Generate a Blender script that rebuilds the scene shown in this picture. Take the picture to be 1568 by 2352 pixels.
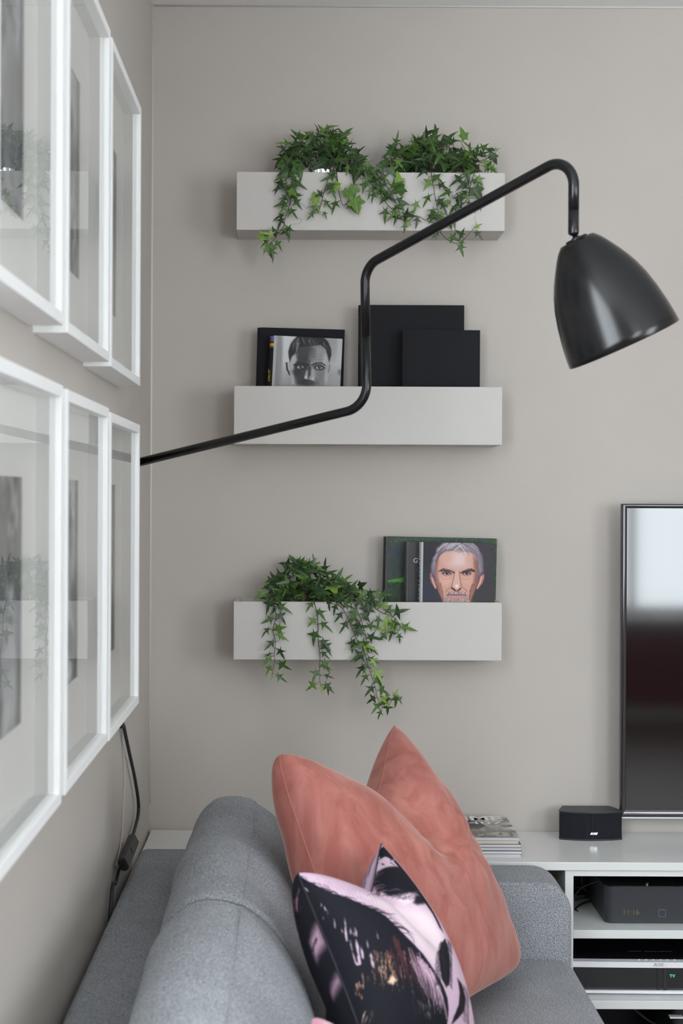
import bpy, bmesh, math, random
import numpy as np
from mathutils import Vector, Matrix

random.seed(7)
S = bpy.context.scene
C = S.collection
for o in list(bpy.data.objects):
    bpy.data.objects.remove(o)

# ------------------------------------------------------------------ camera
H = 1.32                 # camera height above the floor
F = 3267.0               # focal length in pixels of the 1568x2352 frame (50 mm on a 36 mm tall sensor)
VX, VY = 690.0, 1140.0   # where the room's depth lines meet
ROLL = math.radians(0.25)
cam_d = bpy.data.cameras.new('camera')
cam = bpy.data.objects.new('camera', cam_d)
C.objects.link(cam)
cam.location = (0, 0, H)
cam.rotation_euler = (math.pi / 2, -ROLL, 0)
cam_d.sensor_fit = 'VERTICAL'
cam_d.sensor_height = 36.0
cam_d.sensor_width = 24.0
cam_d.lens = 50.0
cam_d.shift_x = (784 - VX) / 2352
cam_d.shift_y = -(1176 - VY) / 2352
cam_d.clip_start = 0.02
cam_d.dof.use_dof = True
cam_d.dof.focus_distance = 3.2
cam_d.dof.aperture_fstop = 6.3
S.camera = cam

# ------------------------------------------------------------------ daylight
W = bpy.data.worlds.new('overcast_sky')
S.world = W
W.use_nodes = True
bg = W.node_tree.nodes['Background']
bg.inputs['Color'].default_value = (0.86, 0.94, 1.0, 1)
bg.inputs['Strength'].default_value = 12.4
S.view_settings.view_transform = 'Standard'
S.view_settings.look = 'None'
S.view_settings.gamma = 1.0
S.view_settings.use_curve_mapping = False
S.view_settings.exposure = 0.0
S.cycles.max_bounces = 10
S.cycles.diffuse_bounces = 6
S.cycles.transparent_max_bounces = 16
S.cycles.sample_clamp_indirect = 6.0

XL = -0.352              # left wall
YB = 3.333               # back wall
XR, YR = 2.6, -1.9       # right wall, wall behind the camera
ZC = H + 1.150           # ceiling
WIN = [('rear', 1.45, 2.50, 0.62, 2.40), ('left', -0.55, 1.32, 0.85, 2.32), ('right', -0.10, 1.05, 0.90, 2.10)]

def portal(loc, rot, sx, sy):
    d = bpy.data.lights.new('window_portal', 'AREA')
    d.shape = 'RECTANGLE'; d.size = sx; d.size_y = sy
    d.cycles.is_portal = True
    o = bpy.data.objects.new('window_portal', d); C.objects.link(o)
    o.location = loc; o.rotation_euler = rot
_, a, b, c, d_ = WIN[0]
portal(((a + b) / 2, YR - 0.115, (c + d_) / 2), (math.pi / 2, 0, 0), b - a, d_ - c)
_, a, b, c, d_ = WIN[1]
portal((XL - 0.115, (a + b) / 2, (c + d_) / 2), (0, -math.pi / 2, 0), d_ - c, b - a)
_, a, b, c, d_ = WIN[2]
portal((XR + 0.115, (a + b) / 2, (c + d_) / 2), (0, math.pi / 2, 0), d_ - c, b - a)

# ------------------------------------------------------------------ helpers
def P(px, py, y):
    """world point seen at pixel (px, py) of the photograph at depth y"""
    dx, dy = px - VX, py - VY
    ca, sa = math.cos(ROLL), math.sin(ROLL)
    ux = dx * ca + dy * sa
    uy = -dx * sa + dy * ca
    return Vector((ux / F * y, y, H - uy / F * y))

def lin(r, g, b):
    def f(c):
        c /= 255.0
        return c / 12.92 if c <= 0.04045 else ((c + 0.055) / 1.055) ** 2.4
    return (f(r), f(g), f(b), 1.0)

ORG = {}
def thing(name, label=None, cat=None, loc=(0, 0, 0), group=None, kind=None, rot=None):
    o = bpy.data.objects.new(name, None)
    C.objects.link(o)
    o.empty_display_size = 0.05
    o.location = loc
    if rot is not None:
        o.rotation_euler = rot
        ORG[o.name] = Vector((0, 0, 0))
    else:
        ORG[o.name] = Vector(loc)
    tag(o, label, cat, group, kind)
    return o

def tag(o, label=None, cat=None, group=None, kind=None):
    if label: o['label'] = label
    if cat: o['category'] = cat
    if group: o['group'] = group
    if kind: o['kind'] = kind
    return o

def link(name, me, parent=None, smooth=False, base=None):
    """link a mesh in world coordinates; origin follows the parent thing"""
    o = bpy.data.objects.new(name, me)
    C.objects.link(o)
    if parent is not None:
        org = ORG[parent.name]
        me.transform(Matrix.Translation(-org))
        o.parent = parent
        ORG[o.name] = org
    elif base is not None:
        me.transform(Matrix.Translation(-Vector(base)))
        o.location = base
        ORG[o.name] = Vector(base)
    else:
        ORG[o.name] = Vector((0, 0, 0))
    if smooth:
        me.shade_smooth()
    return o

def mesh(name, verts, faces, mat, parent=None, smooth=False, base=None):
    me = bpy.data.meshes.new(name)
    me.from_pydata([tuple(v) for v in verts], [], faces)
    if mat: me.materials.append(mat)
    me.update()
    return link(name, me, parent, smooth, base)

def from_bm(name, bm, mat, parent=None, smooth=False, base=None):
    me = bpy.data.meshes.new(name)
    bmesh.ops.recalc_face_normals(bm, faces=bm.faces)
    bm.to_mesh(me); bm.free()
    if mat: me.materials.append(mat)
    return link(name, me, parent, smooth, base)

def bm_box(bm, x0, x1, y0, y1, z0, z1):
    r = bmesh.ops.create_cube(bm, size=1.0)
    for v in r['verts']:
        v.co = Vector(((x0 + x1) / 2 + v.co.x * (x1 - x0), (y0 + y1) / 2 + v.co.y * (y1 - y0), (z0 + z1) / 2 + v.co.z * (z1 - z0)))
    return r['verts']

def box(name, x0, x1, y0, y1, z0, z1, mat, parent=None, bev=0.0, seg=2, base=None, xf=None, smooth=False):
    bm = bmesh.new()
    bm_box(bm, x0, x1, y0, y1, z0, z1)
    if bev > 0:
        bmesh.ops.bevel(bm, geom=list(bm.edges), offset=bev, segments=seg, affect='EDGES', profile=0.5)
    if xf is not None:
        bm.transform(xf)
    return from_bm(name, bm, mat, parent, smooth, base)

def tube_data(pts, rad, segs=10, closed=False, cap=True):
    pts = [Vector(p) for p in pts]
    n = len(pts)
    rs = rad if isinstance(rad, (list, tuple)) else [rad] * n
    tans = []
    for i in range(n):
        if closed:
            t = pts[(i + 1) % n] - pts[i - 1]
        else:
            t = pts[min(i + 1, n - 1)] - pts[max(i - 1, 0)]
        tans.append(t.normalized() if t.length > 1e-9 else Vector((0, 0, 1)))
    t0 = tans[0]
    up = Vector((0, 0, 1)) if abs(t0.z) < 0.9 else Vector((0, 1, 0))
    nrm = (up - t0 * up.dot(t0)).normalized()
    verts, faces = [], []
    for i in range(n):
        t = tans[i]
        nrm = (nrm - t * nrm.dot(t))
        nrm = nrm.normalized() if nrm.length > 1e-9 else t.orthogonal().normalized()
        bn = t.cross(nrm)
        for k in range(segs):
            a = 2 * math.pi * k / segs
            verts.append(pts[i] + (nrm * math.cos(a) + bn * math.sin(a)) * rs[i])
    m = n if closed else n - 1
    for i in range(m):
        for k in range(segs):
            a = i * segs + k; b = i * segs + (k + 1) % segs
            c = ((i + 1) % n) * segs + (k + 1) % segs; d = ((i + 1) % n) * segs + k
            faces.append((a, b, c, d))
    if cap and not closed:
        faces.append(tuple(reversed(range(segs))))
        faces.append(tuple(range((n - 1) * segs, n * segs)))
    return verts, faces

def tube(name, pts, rad, mat, parent=None, segs=10, closed=False, base=None):
    v, f = tube_data(pts, rad, segs, closed)
    return mesh(name, v, f, mat, parent, True, base)

def smooth_path(pts, n=6):
    """Catmull-Rom through points"""
    pts = [Vector(p) for p in pts]
    out = []
    for i in range(len(pts) - 1):
        p0 = pts[max(i - 1, 0)]; p1 = pts[i]; p2 = pts[i + 1]; p3 = pts[min(i + 2, len(pts) - 1)]
        for k in range(n):
            t = k / n
            out.append(0.5 * ((2 * p1) + (p2 - p0) * t + (2 * p0 - 5 * p1 + 4 * p2 - p3) * t * t + (3 * p1 - p0 - 3 * p2 + p3) * t ** 3))
    out.append(pts[-1])
    return out

def fillet(pts, rads, n=10):
    pts = [Vector(p) for p in pts]
    out = [pts[0]]
    for i in range(1, len(pts) - 1):
        a = (pts[i - 1] - pts[i]).normalized(); b = (pts[i + 1] - pts[i]).normalized()
        ang = a.angle(b)
        r = rads[i - 1]
        d = r / math.tan(ang / 2)
        p0 = pts[i] + a * d; p1 = pts[i] + b * d
        bis = (a + b).normalized()
        cen = pts[i] + bis * (r / math.sin(ang / 2))
        v0 = p0 - cen; v1 = p1 - cen
        w = v0.angle(v1)
        for k in range(n + 1):
            t = k / n
            out.append(cen + (v0 * math.sin((1 - t) * w) + v1 * math.sin(t * w)) / math.sin(w))
    out.append(pts[-1])
    return out

def lathe_data(profile, segs=48, xf=None):
    """profile: list of (r, h) ; axis +Z"""
    verts, faces = [], []
    for r, h in profile:
        for k in range(segs):
            a = 2 * math.pi * k / segs
            v = Vector((r * math.cos(a), r * math.sin(a), h))
            verts.append(xf @ v if xf is not None else v)
    for i in range(len(profile) - 1):
        for k in range(segs):
            a = i * segs + k; b = i * segs + (k + 1) % segs
            faces.append((a, b, b + segs, a + segs))
    return verts, faces

def lathe(name, profile, mat, parent=None, segs=48, xf=None, base=None):
    v, f = lathe_data(profile, segs, xf)
    return mesh(name, v, f, mat, parent, True, base)

def text_mesh(name, body, size, mat, xf, parent=None, extrude=0.0, shear=0.0, spacing=1.0, bold=0.0, sx=1.0, align='CENTER'):
    cu = bpy.data.curves.new(name, 'FONT')
    cu.body = body; cu.size = size; cu.align_x = align; cu.align_y = 'CENTER'
    cu.extrude = extrude; cu.shear = shear; cu.space_character = spacing; cu.offset = bold
    cu.resolution_u = 3
    t = bpy.data.objects.new(name + '_tmp', cu); C.objects.link(t)
    dg = bpy.context.evaluated_depsgraph_get()
    me = bpy.data.meshes.new_from_object(t.evaluated_get(dg))
    bpy.data.objects.remove(t); bpy.data.curves.remove(cu)
    me.name = name
    me.transform(Matrix.Diagonal((sx, 1, 1, 1)))
    me.transform(xf)
    me.materials.clear(); me.materials.append(mat)
    return link(name, me, parent)

def frame_xf(origin, xaxis, yaxis):
    """matrix that lays local x, y onto the given world axes"""
    x = Vector(xaxis).normalized(); y = Vector(yaxis).normalized(); z = x.cross(y).normalized()
    m = Matrix((x, y, z)).transposed().to_4x4()
    m.translation = Vector(origin)
    return m

# ------------------------------------------------------------------ materials
def mat(name, color, rough=0.6, metal=0.0, spec=0.5, sheen=0.0, coat=0.0):
    m = bpy.data.materials.new(name)
    m.use_nodes = True
    p = m.node_tree.nodes['Principled BSDF']
    p.inputs['Base Color'].default_value = color if len(color) == 4 else (*color, 1)
    p.inputs['Roughness'].default_value = rough
    p.inputs['Metallic'].default_value = metal
    p.inputs['Specular IOR Level'].default_value = spec
    p.inputs['Sheen Weight'].default_value = sheen
    p.inputs['Coat Weight'].default_value = coat
    return m

def nodes(m):
    nt = m.node_tree
    return nt, nt.nodes, nt.links, nt.nodes['Principled BSDF']

def noise_color(m, scale, c1, c2, detail=4, rough=0.6, lo=0.3, hi=0.7, coord='Object', stretch=None, bump=0.0, bump_scale=None, bump_dist=0.002):
    nt, N, L, p = nodes(m)
    tc = N.new('ShaderNodeTexCoord')
    src = tc.outputs[coord]
    if stretch:
        mp = N.new('ShaderNodeMapping'); mp.inputs['Scale'].default_value = stretch
        L.new(src, mp.inputs['Vector']); src = mp.outputs['Vector']
    n = N.new('ShaderNodeTexNoise'); n.inputs['Scale'].default_value = scale
    n.inputs['Detail'].default_value = detail; n.inputs['Roughness'].default_value = rough
    L.new(src, n.inputs['Vector'])
    r = N.new('ShaderNodeValToRGB')
    r.color_ramp.elements[0].position = lo; r.color_ramp.elements[0].color = c1
    r.color_ramp.elements[1].position = hi; r.color_ramp.elements[1].color = c2
    L.new(n.outputs['Fac'], r.inputs['Fac']); L.new(r.outputs['Color'], p.inputs['Base Color'])
    if bump > 0:
        n2 = n
        if bump_scale:
            n2 = N.new('ShaderNodeTexNoise'); n2.inputs['Scale'].default_value = bump_scale; n2.inputs['Detail'].default_value = 3
            L.new(src, n2.inputs['Vector'])
        b = N.new('ShaderNodeBump'); b.inputs['Strength'].default_value = bump; b.inputs['Distance'].default_value = bump_dist
        L.new(n2.outputs['Fac'], b.inputs['Height']); L.new(b.outputs['Normal'], p.inputs['Normal'])
    return m, n, r

def sc(c, k):
    return (c[0] * k, c[1] * k, c[2] * k, 1)

WALLC = (0.498, 0.457, 0.421, 1)
m_wall = mat('greige_wall_paint', WALLC, 0.75, spec=0.3)
noise_color(m_wall, 3.0, sc(WALLC, 0.975), sc(WALLC, 1.02), bump=0.10, bump_scale=260, bump_dist=0.0006)
m_ceiling = mat('white_ceiling_paint', (0.84, 0.84, 0.83, 1), 0.85, spec=0.2)
noise_color(m_ceiling, 2.0, (0.82, 0.82, 0.81, 1), (0.86, 0.86, 0.85, 1), bump=0.06, bump_scale=200, bump_dist=0.0005)
m_floor = mat('oak_floor', (0.25, 0.17, 0.11, 1), 0.45)
noise_color(m_floor, 6, (0.075, 0.050, 0.036, 1), (0.12, 0.085, 0.060, 1), stretch=(8, 0.6, 1))
m_bead = mat('pale_caulk', (0.62, 0.60, 0.57, 1), 0.6)
m_white = mat('white_lacquer', (0.80, 0.80, 0.80, 1), 0.35)
m_frame = mat('white_frame_lacquer', (0.89, 0.89, 0.89, 1), 0.40)
m_mat = mat('white_mat_board', (0.90, 0.89, 0.875, 1), 0.9, spec=0.1)
m_shelf = mat('pale_grey_shelf_paint', (0.545, 0.520, 0.495, 1), 0.5, spec=0.4)
noise_color(m_shelf, 5.0, (0.535, 0.510, 0.485, 1), (0.555, 0.530, 0.505, 1), bump=0.05, bump_scale=180, bump_dist=0.0005)
m_console = mat('grey_white_gloss_board', (0.72, 0.72, 0.715, 1), 0.20, spec=0.5)
m_console_shade = mat('shade_black_board', (0.012, 0.012, 0.015, 1), 0.7, spec=0.2)  # shade inside the white console put into the board's colour
m_lamp = mat('black_satin_metal', (0.004, 0.004, 0.005, 1), 0.24, spec=0.48)
m_black = mat('black_plastic', (0.012, 0.013, 0.016, 1), 0.45)
m_blackgloss = mat('black_gloss_plastic', (0.008, 0.008, 0.010, 1), 0.12)
m_cloth_black = mat('black_speaker_cloth', (0.012, 0.013, 0.017, 1), 0.9, spec=0.2)
m_charcoal = mat('charcoal_plastic', (0.024, 0.026, 0.032, 1), 0.42)
m_brass = mat('brass', (0.75, 0.50, 0.22, 1), 0.3, metal=1)
m_chrome = mat('chrome', (0.75, 0.75, 0.78, 1), 0.10, metal=1)
m_silver = mat('silver_plastic', (0.80, 0.80, 0.83, 1), 0.35)
m_button = mat('grey_button_rim', (0.20, 0.20, 0.24, 1), 0.4)
m_bookcloth = mat('black_book_cloth', (0.011, 0.011, 0.014, 1), 0.8, spec=0.25)
noise_color(m_bookcloth, 900, (0.009, 0.009, 0.011, 1), (0.014, 0.014, 0.018, 1), bump=0.2, bump_dist=0.0004)
m_bookgrey = mat('dark_grey_dust_jacket', (0.040, 0.037, 0.040, 1), 0.45)
m_paper = mat('page_edges', (0.72, 0.70, 0.64, 1), 0.9, spec=0.1)
m_ink_white = mat('white_print', (0.80, 0.80, 0.82, 1), 0.6)
m_ink_black = mat('black_print', (0.01, 0.01, 0.012, 1), 0.6)
m_ink_grey = mat('grey_print', (0.16, 0.16, 0.15, 1), 0.6)
m_ink_blue = mat('blue_print', (0.045, 0.13, 0.28, 1), 0.6)
m_ink_yellow = mat('yellow_print', (0.60, 0.43, 0.02, 1), 0.6)
m_red_panel = mat('dark_red_reflection_panel', (0.16, 0.020, 0.022, 1), 0.7)
m_stem = mat('ivy_stem', (0.075, 0.040, 0.022, 1), 0.6)
m_petiole = mat('ivy_leaf_stalk', (0.10, 0.13, 0.035, 1), 0.6)
m_soil = mat('potting_soil', (0.012, 0.010, 0.007, 1), 0.95, spec=0.1)
m_steel = mat('polished_steel', (0.70, 0.70, 0.72, 1), 0.14, metal=1)
m_pot = mat('dark_plastic_pot', (0.02, 0.022, 0.02, 1), 0.6)

def emit(name, col, s):
    m = bpy.data.materials.new(name); m.use_nodes = True
    p = m.node_tree.nodes['Principled BSDF']
    p.inputs['Base Color'].default_value = (0.01, 0.01, 0.01, 1)
    p.inputs['Emission Color'].default_value = col
    p.inputs['Emission Strength'].default_value = s
    return m
m_led_green = emit('green_display', (0.10, 0.75, 0.40, 1), 1.0)
m_led_yellow = emit('dim_yellow_display', (0.35, 0.33, 0.12, 1), 0.5)
m_led_white = emit('white_indicator', (0.85, 0.9, 0.95, 1), 0.8)

# sofa felt: fine light and dark flecks
m_felt = mat('grey_wool_felt', (0.2, 0.2, 0.21, 1), 0.95, spec=0.12, sheen=0.10)
def felt(m):
    nt, N, L, p = nodes(m)
    tc = N.new('ShaderNodeTexCoord')
    a = N.new('ShaderNodeTexNoise'); a.inputs['Scale'].default_value = 420; a.inputs['Detail'].default_value = 3; a.inputs['Roughness'].default_value = 0.7
    b = N.new('ShaderNodeTexNoise'); b.inputs['Scale'].default_value = 14; b.inputs['Detail'].default_value = 3
    L.new(tc.outputs['Object'], a.inputs['Vector']); L.new(tc.outputs['Object'], b.inputs['Vector'])
    r = N.new('ShaderNodeValToRGB')
    r.color_ramp.elements[0].position = 0.36; r.color_ramp.elements[0].color = (0.093, 0.098, 0.112, 1)
    r.color_ramp.elements[1].position = 0.65; r.color_ramp.elements[1].color = (0.445, 0.456, 0.486, 1)
    L.new(a.outputs['Fac'], r.inputs['Fac'])
    mx = N.new('ShaderNodeMix'); mx.data_type = 'RGBA'; mx.blend_type = 'MULTIPLY'
    mx.inputs['Factor'].default_value = 1.0
    r2 = N.new('ShaderNodeValToRGB')
    r2.color_ramp.elements[0].position = 0.3; r2.color_ramp.elements[0].color = (0.92, 0.92, 0.92, 1)
    r2.color_ramp.elements[1].position = 0.7; r2.color_ramp.elements[1].color = (1.06, 1.06, 1.06, 1)
    L.new(b.outputs['Fac'], r2.inputs['Fac'])
    L.new(r.outputs['Color'], mx.inputs['A']); L.new(r2.outputs['Color'], mx.inputs['B'])
    L.new(mx.outputs['Result'], p.inputs['Base Color'])
    bp = N.new('ShaderNodeBump'); bp.inputs['Strength'].default_value = 0.25; bp.inputs['Distance'].default_value = 0.0008
    L.new(a.outputs['Fac'], bp.inputs['Height']); L.new(bp.outputs['Normal'], p.inputs['Normal'])
felt(m_felt)
m_seam = mat('grey_seam_thread', (0.235, 0.245, 0.265, 1), 0.95, spec=0.1)

def velvet(name, dark, light, sheen_col):
    m = mat(name, dark, 0.85, spec=0.15, sheen=0.7)
    nt, N, L, p = nodes(m)
    p.inputs['Sheen Tint'].default_value = sheen_col
    p.inputs['Sheen Roughness'].default_value = 0.35
    tc = N.new('ShaderNodeTexCoord')
    mp = N.new('ShaderNodeMapping'); mp.inputs['Scale'].default_value = (9, 9, 3.0)
    L.new(tc.outputs['Object'], mp.inputs['Vector'])
    n = N.new('ShaderNodeTexNoise'); n.inputs['Scale'].default_value = 2.4; n.inputs['Detail'].default_value = 6; n.inputs['Roughness'].default_value = 0.62
    n.inputs['Distortion'].default_value = 0.6
    L.new(mp.outputs['Vector'], n.inputs['Vector'])
    r = N.new('ShaderNodeValToRGB')
    r.color_ramp.elements[0].position = 0.36; r.color_ramp.elements[0].color = dark
    r.color_ramp.elements[1].position = 0.68; r.color_ramp.elements[1].color = light
    L.new(n.outputs['Fac'], r.inputs['Fac']); L.new(r.outputs['Color'], p.inputs['Base Color'])
    n2 = N.new('ShaderNodeTexNoise'); n2.inputs['Scale'].default_value = 700
    L.new(tc.outputs['Object'], n2.inputs['Vector'])
    b = N.new('ShaderNodeBump'); b.inputs['Strength'].default_value = 0.15; b.inputs['Distance'].default_value = 0.0006
    L.new(n2.outputs['Fac'], b.inputs['Height']); L.new(b.outputs['Normal'], p.inputs['Normal'])
    return m
m_salmon = velvet('salmon_velvet', (0.34, 0.112, 0.092, 1), (0.47, 0.195, 0.165, 1), (1.0, 0.72, 0.65, 1))
m_pink = velvet('dusty_pink_velvet', (0.42, 0.16, 0.22, 1), (0.62, 0.34, 0.40, 1), (1.0, 0.8, 0.86, 1))
m_salmon_seam = mat('salmon_seam', (0.40, 0.155, 0.125, 1), 0.9, spec=0.1)

def glass_mats():
    """front of a picture pane: Fresnel reflection over clear glass; the other faces just clear"""
    m = bpy.data.materials.new('picture_glass'); m.use_nodes = True
    nt = m.node_tree; N = nt.nodes; L = nt.links
    N.remove(N['Principled BSDF'])
    out = N['Material Output']
    g = N.new('ShaderNodeBsdfGlossy'); g.inputs['Roughness'].default_value = 0.0; g.inputs['Color'].default_value = (1, 1, 1, 1)
    t = N.new('ShaderNodeBsdfTransparent'); t.inputs['Color'].default_value = (0.99, 0.99, 0.985, 1)
    f = N.new('ShaderNodeFresnel'); f.inputs['IOR'].default_value = 1.5
    mx = N.new('ShaderNodeMixShader')
    L.new(f.outputs['Fac'], mx.inputs['Fac']); L.new(t.outputs['BSDF'], mx.inputs[1]); L.new(g.outputs['BSDF'], mx.inputs[2])
    L.new(mx.outputs['Shader'], out.inputs['Surface'])
    m2 = bpy.data.materials.new('clear_glass_edge'); m2.use_nodes = True
    N2 = m2.node_tree.nodes; N2.remove(N2['Principled BSDF'])
    t2 = N2.new('ShaderNodeBsdfTransparent'); t2.inputs['Color'].default_value = (0.995, 0.995, 0.99, 1)
    m2.node_tree.links.new(t2.outputs['BSDF'], N2['Material Output'].inputs['Surface'])
    return m, m2
m_glass, m_glass_clear = glass_mats()

def print_mat(name, rough=0.5, spec=0.4):
    m = mat(name, (0.5, 0.5, 0.5, 1), rough, spec=spec)
    nt, N, L, p = nodes(m)
    at = N.new('ShaderNodeAttribute'); at.attribute_name = 'print'
    L.new(at.outputs['Color'], p.inputs['Base Color'])
    return m
m_print = print_mat('printed_cover', 0.55, 0.25)
m_print_cloth = print_mat('printed_fabric', 0.75, 0.2)

# ------------------------------------------------------------------ flat print: a small painter, its colours go to vertex colours
class Canvas:
    def __init__(s, w, h, col):
        s.w, s.h = w, h
        s.a = np.zeros((h, w, 3)); s.a[:] = np.array(col) / 255.0
        s.X, s.Y = np.meshgrid((np.arange(w) + 0.5) / w, (np.arange(h) + 0.5) / w)
    def put(s, m, col, alpha=1.0, sl=None):
        m = (m * alpha)[..., None]
        c = np.array(col) / 255.0
        if sl is None: s.a = s.a * (1 - m) + c * m
        else: s.a[sl] = s.a[sl] * (1 - m) + c * m
    def blob(s, cx, cy, rx, ry, col, alpha=1.0, soft=0.3, rot=0.0):
        ca, sa = math.cos(rot), math.sin(rot)
        dx, dy = s.X - cx, s.Y - cy
        u = (dx * ca + dy * sa) / rx; v = (-dx * sa + dy * ca) / ry
        d = np.sqrt(u * u + v * v)
        s.put(np.clip((1 + soft / 2 - d) / max(soft, 1e-3), 0, 1), col, alpha)
    def poly(s, pts, col, alpha=1.0, soft=0.01):
        xs = [p[0] for p in pts]; ys = [p[1] for p in pts]; n = len(pts)
        m = soft + 2.0 / s.w
        i0 = max(int((min(xs) - m) * s.w), 0); i1 = min(int((max(xs) + m) * s.w) + 2, s.w)
        j0 = max(int((min(ys) - m) * s.w), 0); j1 = min(int((max(ys) + m) * s.w) + 2, s.h)
        if i0 >= i1 or j0 >= j1: return
        sl = (slice(j0, j1), slice(i0, i1))
        X, Y = s.X[sl], s.Y[sl]
        inside = np.zeros_like(X, bool)
        dist = np.full_like(X, 9.0)
        for i in range(n):
            x0, y0, x1, y1 = xs[i], ys[i], xs[(i + 1) % n], ys[(i + 1) % n]
            if y0 != y1:
                inside ^= ((y0 > Y) != (y1 > Y)) & (X < (x1 - x0) * (Y - y0) / (y1 - y0) + x0)
            L2 = (x1 - x0) ** 2 + (y1 - y0) ** 2 + 1e-12
            t = np.clip(((X - x0) * (x1 - x0) + (Y - y0) * (y1 - y0)) / L2, 0, 1)
            dist = np.minimum(dist, np.hypot(X - x0 - t * (x1 - x0), Y - y0 - t * (y1 - y0)))
        sd = np.where(inside, dist, -dist)
        s.put(np.clip(0.5 + sd / max(soft, 1e-4), 0, 1), col, alpha, sl)
    def line(s, pts, w0, col, alpha=1.0, w1=None, soft=0.004):
        w1 = w0 if w1 is None else w1
        n = len(pts) - 1
        for i in range(n):
            (x0, y0), (x1, y1) = pts[i], pts[i + 1]
            wa = w0 + (w1 - w0) * i / n; wb = w0 + (w1 - w0) * (i + 1) / n
            m = max(wa, wb) + soft
            i0 = max(int((min(x0, x1) - m) * s.w), 0); i1 = min(int((max(x0, x1) + m) * s.w) + 2, s.w)
            j0 = max(int((min(y0, y1) - m) * s.w), 0); j1 = min(int((max(y0, y1) + m) * s.w) + 2, s.h)
            if i0 >= i1 or j0 >= j1: continue
            sl = (slice(j0, j1), slice(i0, i1))
            X, Y = s.X[sl], s.Y[sl]
            L2 = (x1 - x0) ** 2 + (y1 - y0) ** 2 + 1e-12
            t = np.clip(((X - x0) * (x1 - x0) + (Y - y0) * (y1 - y0)) / L2, 0, 1)
            d = np.hypot(X - x0 - t * (x1 - x0), Y - y0 - t * (y1 - y0))
            s.put(np.clip(((wa + (wb - wa) * t) / 2 + soft / 2 - d) / soft, 0, 1), col, alpha, sl)
    def mottle(s, scale, amt, seed=0, sx=1.0, sy=1.0):
        rs = np.random.RandomState(seed)
        f = np.zeros((s.h, s.w))
        for o in range(4):
            k = scale * 2 ** o
            gw, gh = int(k * sx) + 3, int(k * sy * s.h / s.w) + 3
            g = rs.rand(gh, gw) - 0.5
            x = s.X * k * sx; y = s.Y * k * sy
            xi = np.clip(x.astype(int), 0, gw - 2); yi = np.clip(y.astype(int), 0, gh - 2)
            fx = x - xi; fy = y - yi
            fx = fx * fx * (3 - 2 * fx); fy = fy * fy * (3 - 2 * fy)
            f += ((g[yi, xi] * (1 - fx) + g[yi, xi + 1] * fx) * (1 - fy) + (g[yi + 1, xi] * (1 - fx) + g[yi + 1, xi + 1] * fx) * fy) / 2 ** (o * 0.6)
        s.a = np.clip(s.a * (1 + amt * f[..., None]), 0, 1)
    def linear(s):
        c = np.clip(s.a, 0, 1)
        return np.where(c <= 0.04045, c / 12.92, ((c + 0.055) / 1.055) ** 2.4)
    def sample(s, u, v):
        """u in 0..1 across, v in 0..1 down the whole canvas"""
        L = s.linear()
        i = np.clip((np.asarray(u) * s.w).astype(int), 0, s.w - 1)
        j = np.clip((np.asarray(v) * s.h).astype(int), 0, s.h - 1)
        return L[j, i]

def set_print(me, rgb):
    at = me.color_attributes.new('print', 'FLOAT_COLOR', 'POINT')
    a = np.ones((len(rgb), 4), np.float32); a[:, :3] = rgb
    at.data.foreach_set('color', a.ravel())

def print_sheet(name, canvas, xf, w, h, m, parent, vmax=1.0):
    """printed sheet w x h, local x right, local y up from the top-left corner; vertex colour grid"""
    nx, ny = canvas.w, int(canvas.h * vmax)
    xs = np.linspace(0, 1, nx); ys = np.linspace(0, vmax, ny)
    verts = [xf @ Vector((x * w, -y * h, 0)) for y in ys for x in xs]
    faces = [(j * nx + i, (j + 1) * nx + i, (j + 1) * nx + i + 1, j * nx + i + 1) for j in range(ny - 1) for i in range(nx - 1)]
    o = mesh(name, verts, faces, m, parent)
    U, V = np.meshgrid(xs, ys)
    set_print(o.data, canvas.sample(U.ravel(), V.ravel()))
    return o
# ------------------------------------------------------------------ the room
def struct(o, label=None):
    o['kind'] = 'structure'
    if label: o['label'] = label
    return o

T = 0.12
struct(box('floor', XL - T, XR + T, YR - T, YB + T, -0.10, 0.0, m_floor))
struct(box('ceiling', XL - T, XR + T, YR - T, YB + T, ZC, ZC + 0.1, m_ceiling))
struct(box('wall_back', XL - T, XR + T, YB, YB + T, 0, ZC, m_wall))

def wall_with_hole(name, along, a0, a1, h0, h1, t0, t1, hole, m, split=None):
    """wall running along x or y with one window opening"""
    b0, b1, c0, c1 = hole
    bm = bmesh.new()
    for (p0, p1, q0, q1) in ((a0, b0, h0, h1), (b1, a1, h0, h1), (b0, b1, h0, c0), (b0, b1, c1, h1)):
        if along == 'x': bm_box(bm, p0, p1, t0, t1, q0, q1)
        else: bm_box(bm, t0, t1, p0, p1, q0, q1)
    return struct(from_bm(name, bm, m))

wall_with_hole('wall_left', 'y', YR - T, YB, 0, ZC, XL - T, XL, (WIN[1][1], WIN[1][2], WIN[1][3], WIN[1][4]), m_wall)
wall_with_hole('wall_rear', 'x', XL, XR, 0, ZC, YR - T, YR, (WIN[0][1], WIN[0][2], WIN[0][3], WIN[0][4]), m_wall)
wall_with_hole('wall_right', 'y', YR - T, YB, 0, ZC, XR, XR + T, (WIN[2][1], WIN[2][2], WIN[2][3], WIN[2][4]), m_wall)
struct(box('added_red_panel', XL, XR, YR, YR + 0.015, 0.09, 0.585, m_red_panel), 'added dark red panel behind the camera for the red reflection in the television')  # made-up panel, out of view, so the television screen reflects dark red

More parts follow.
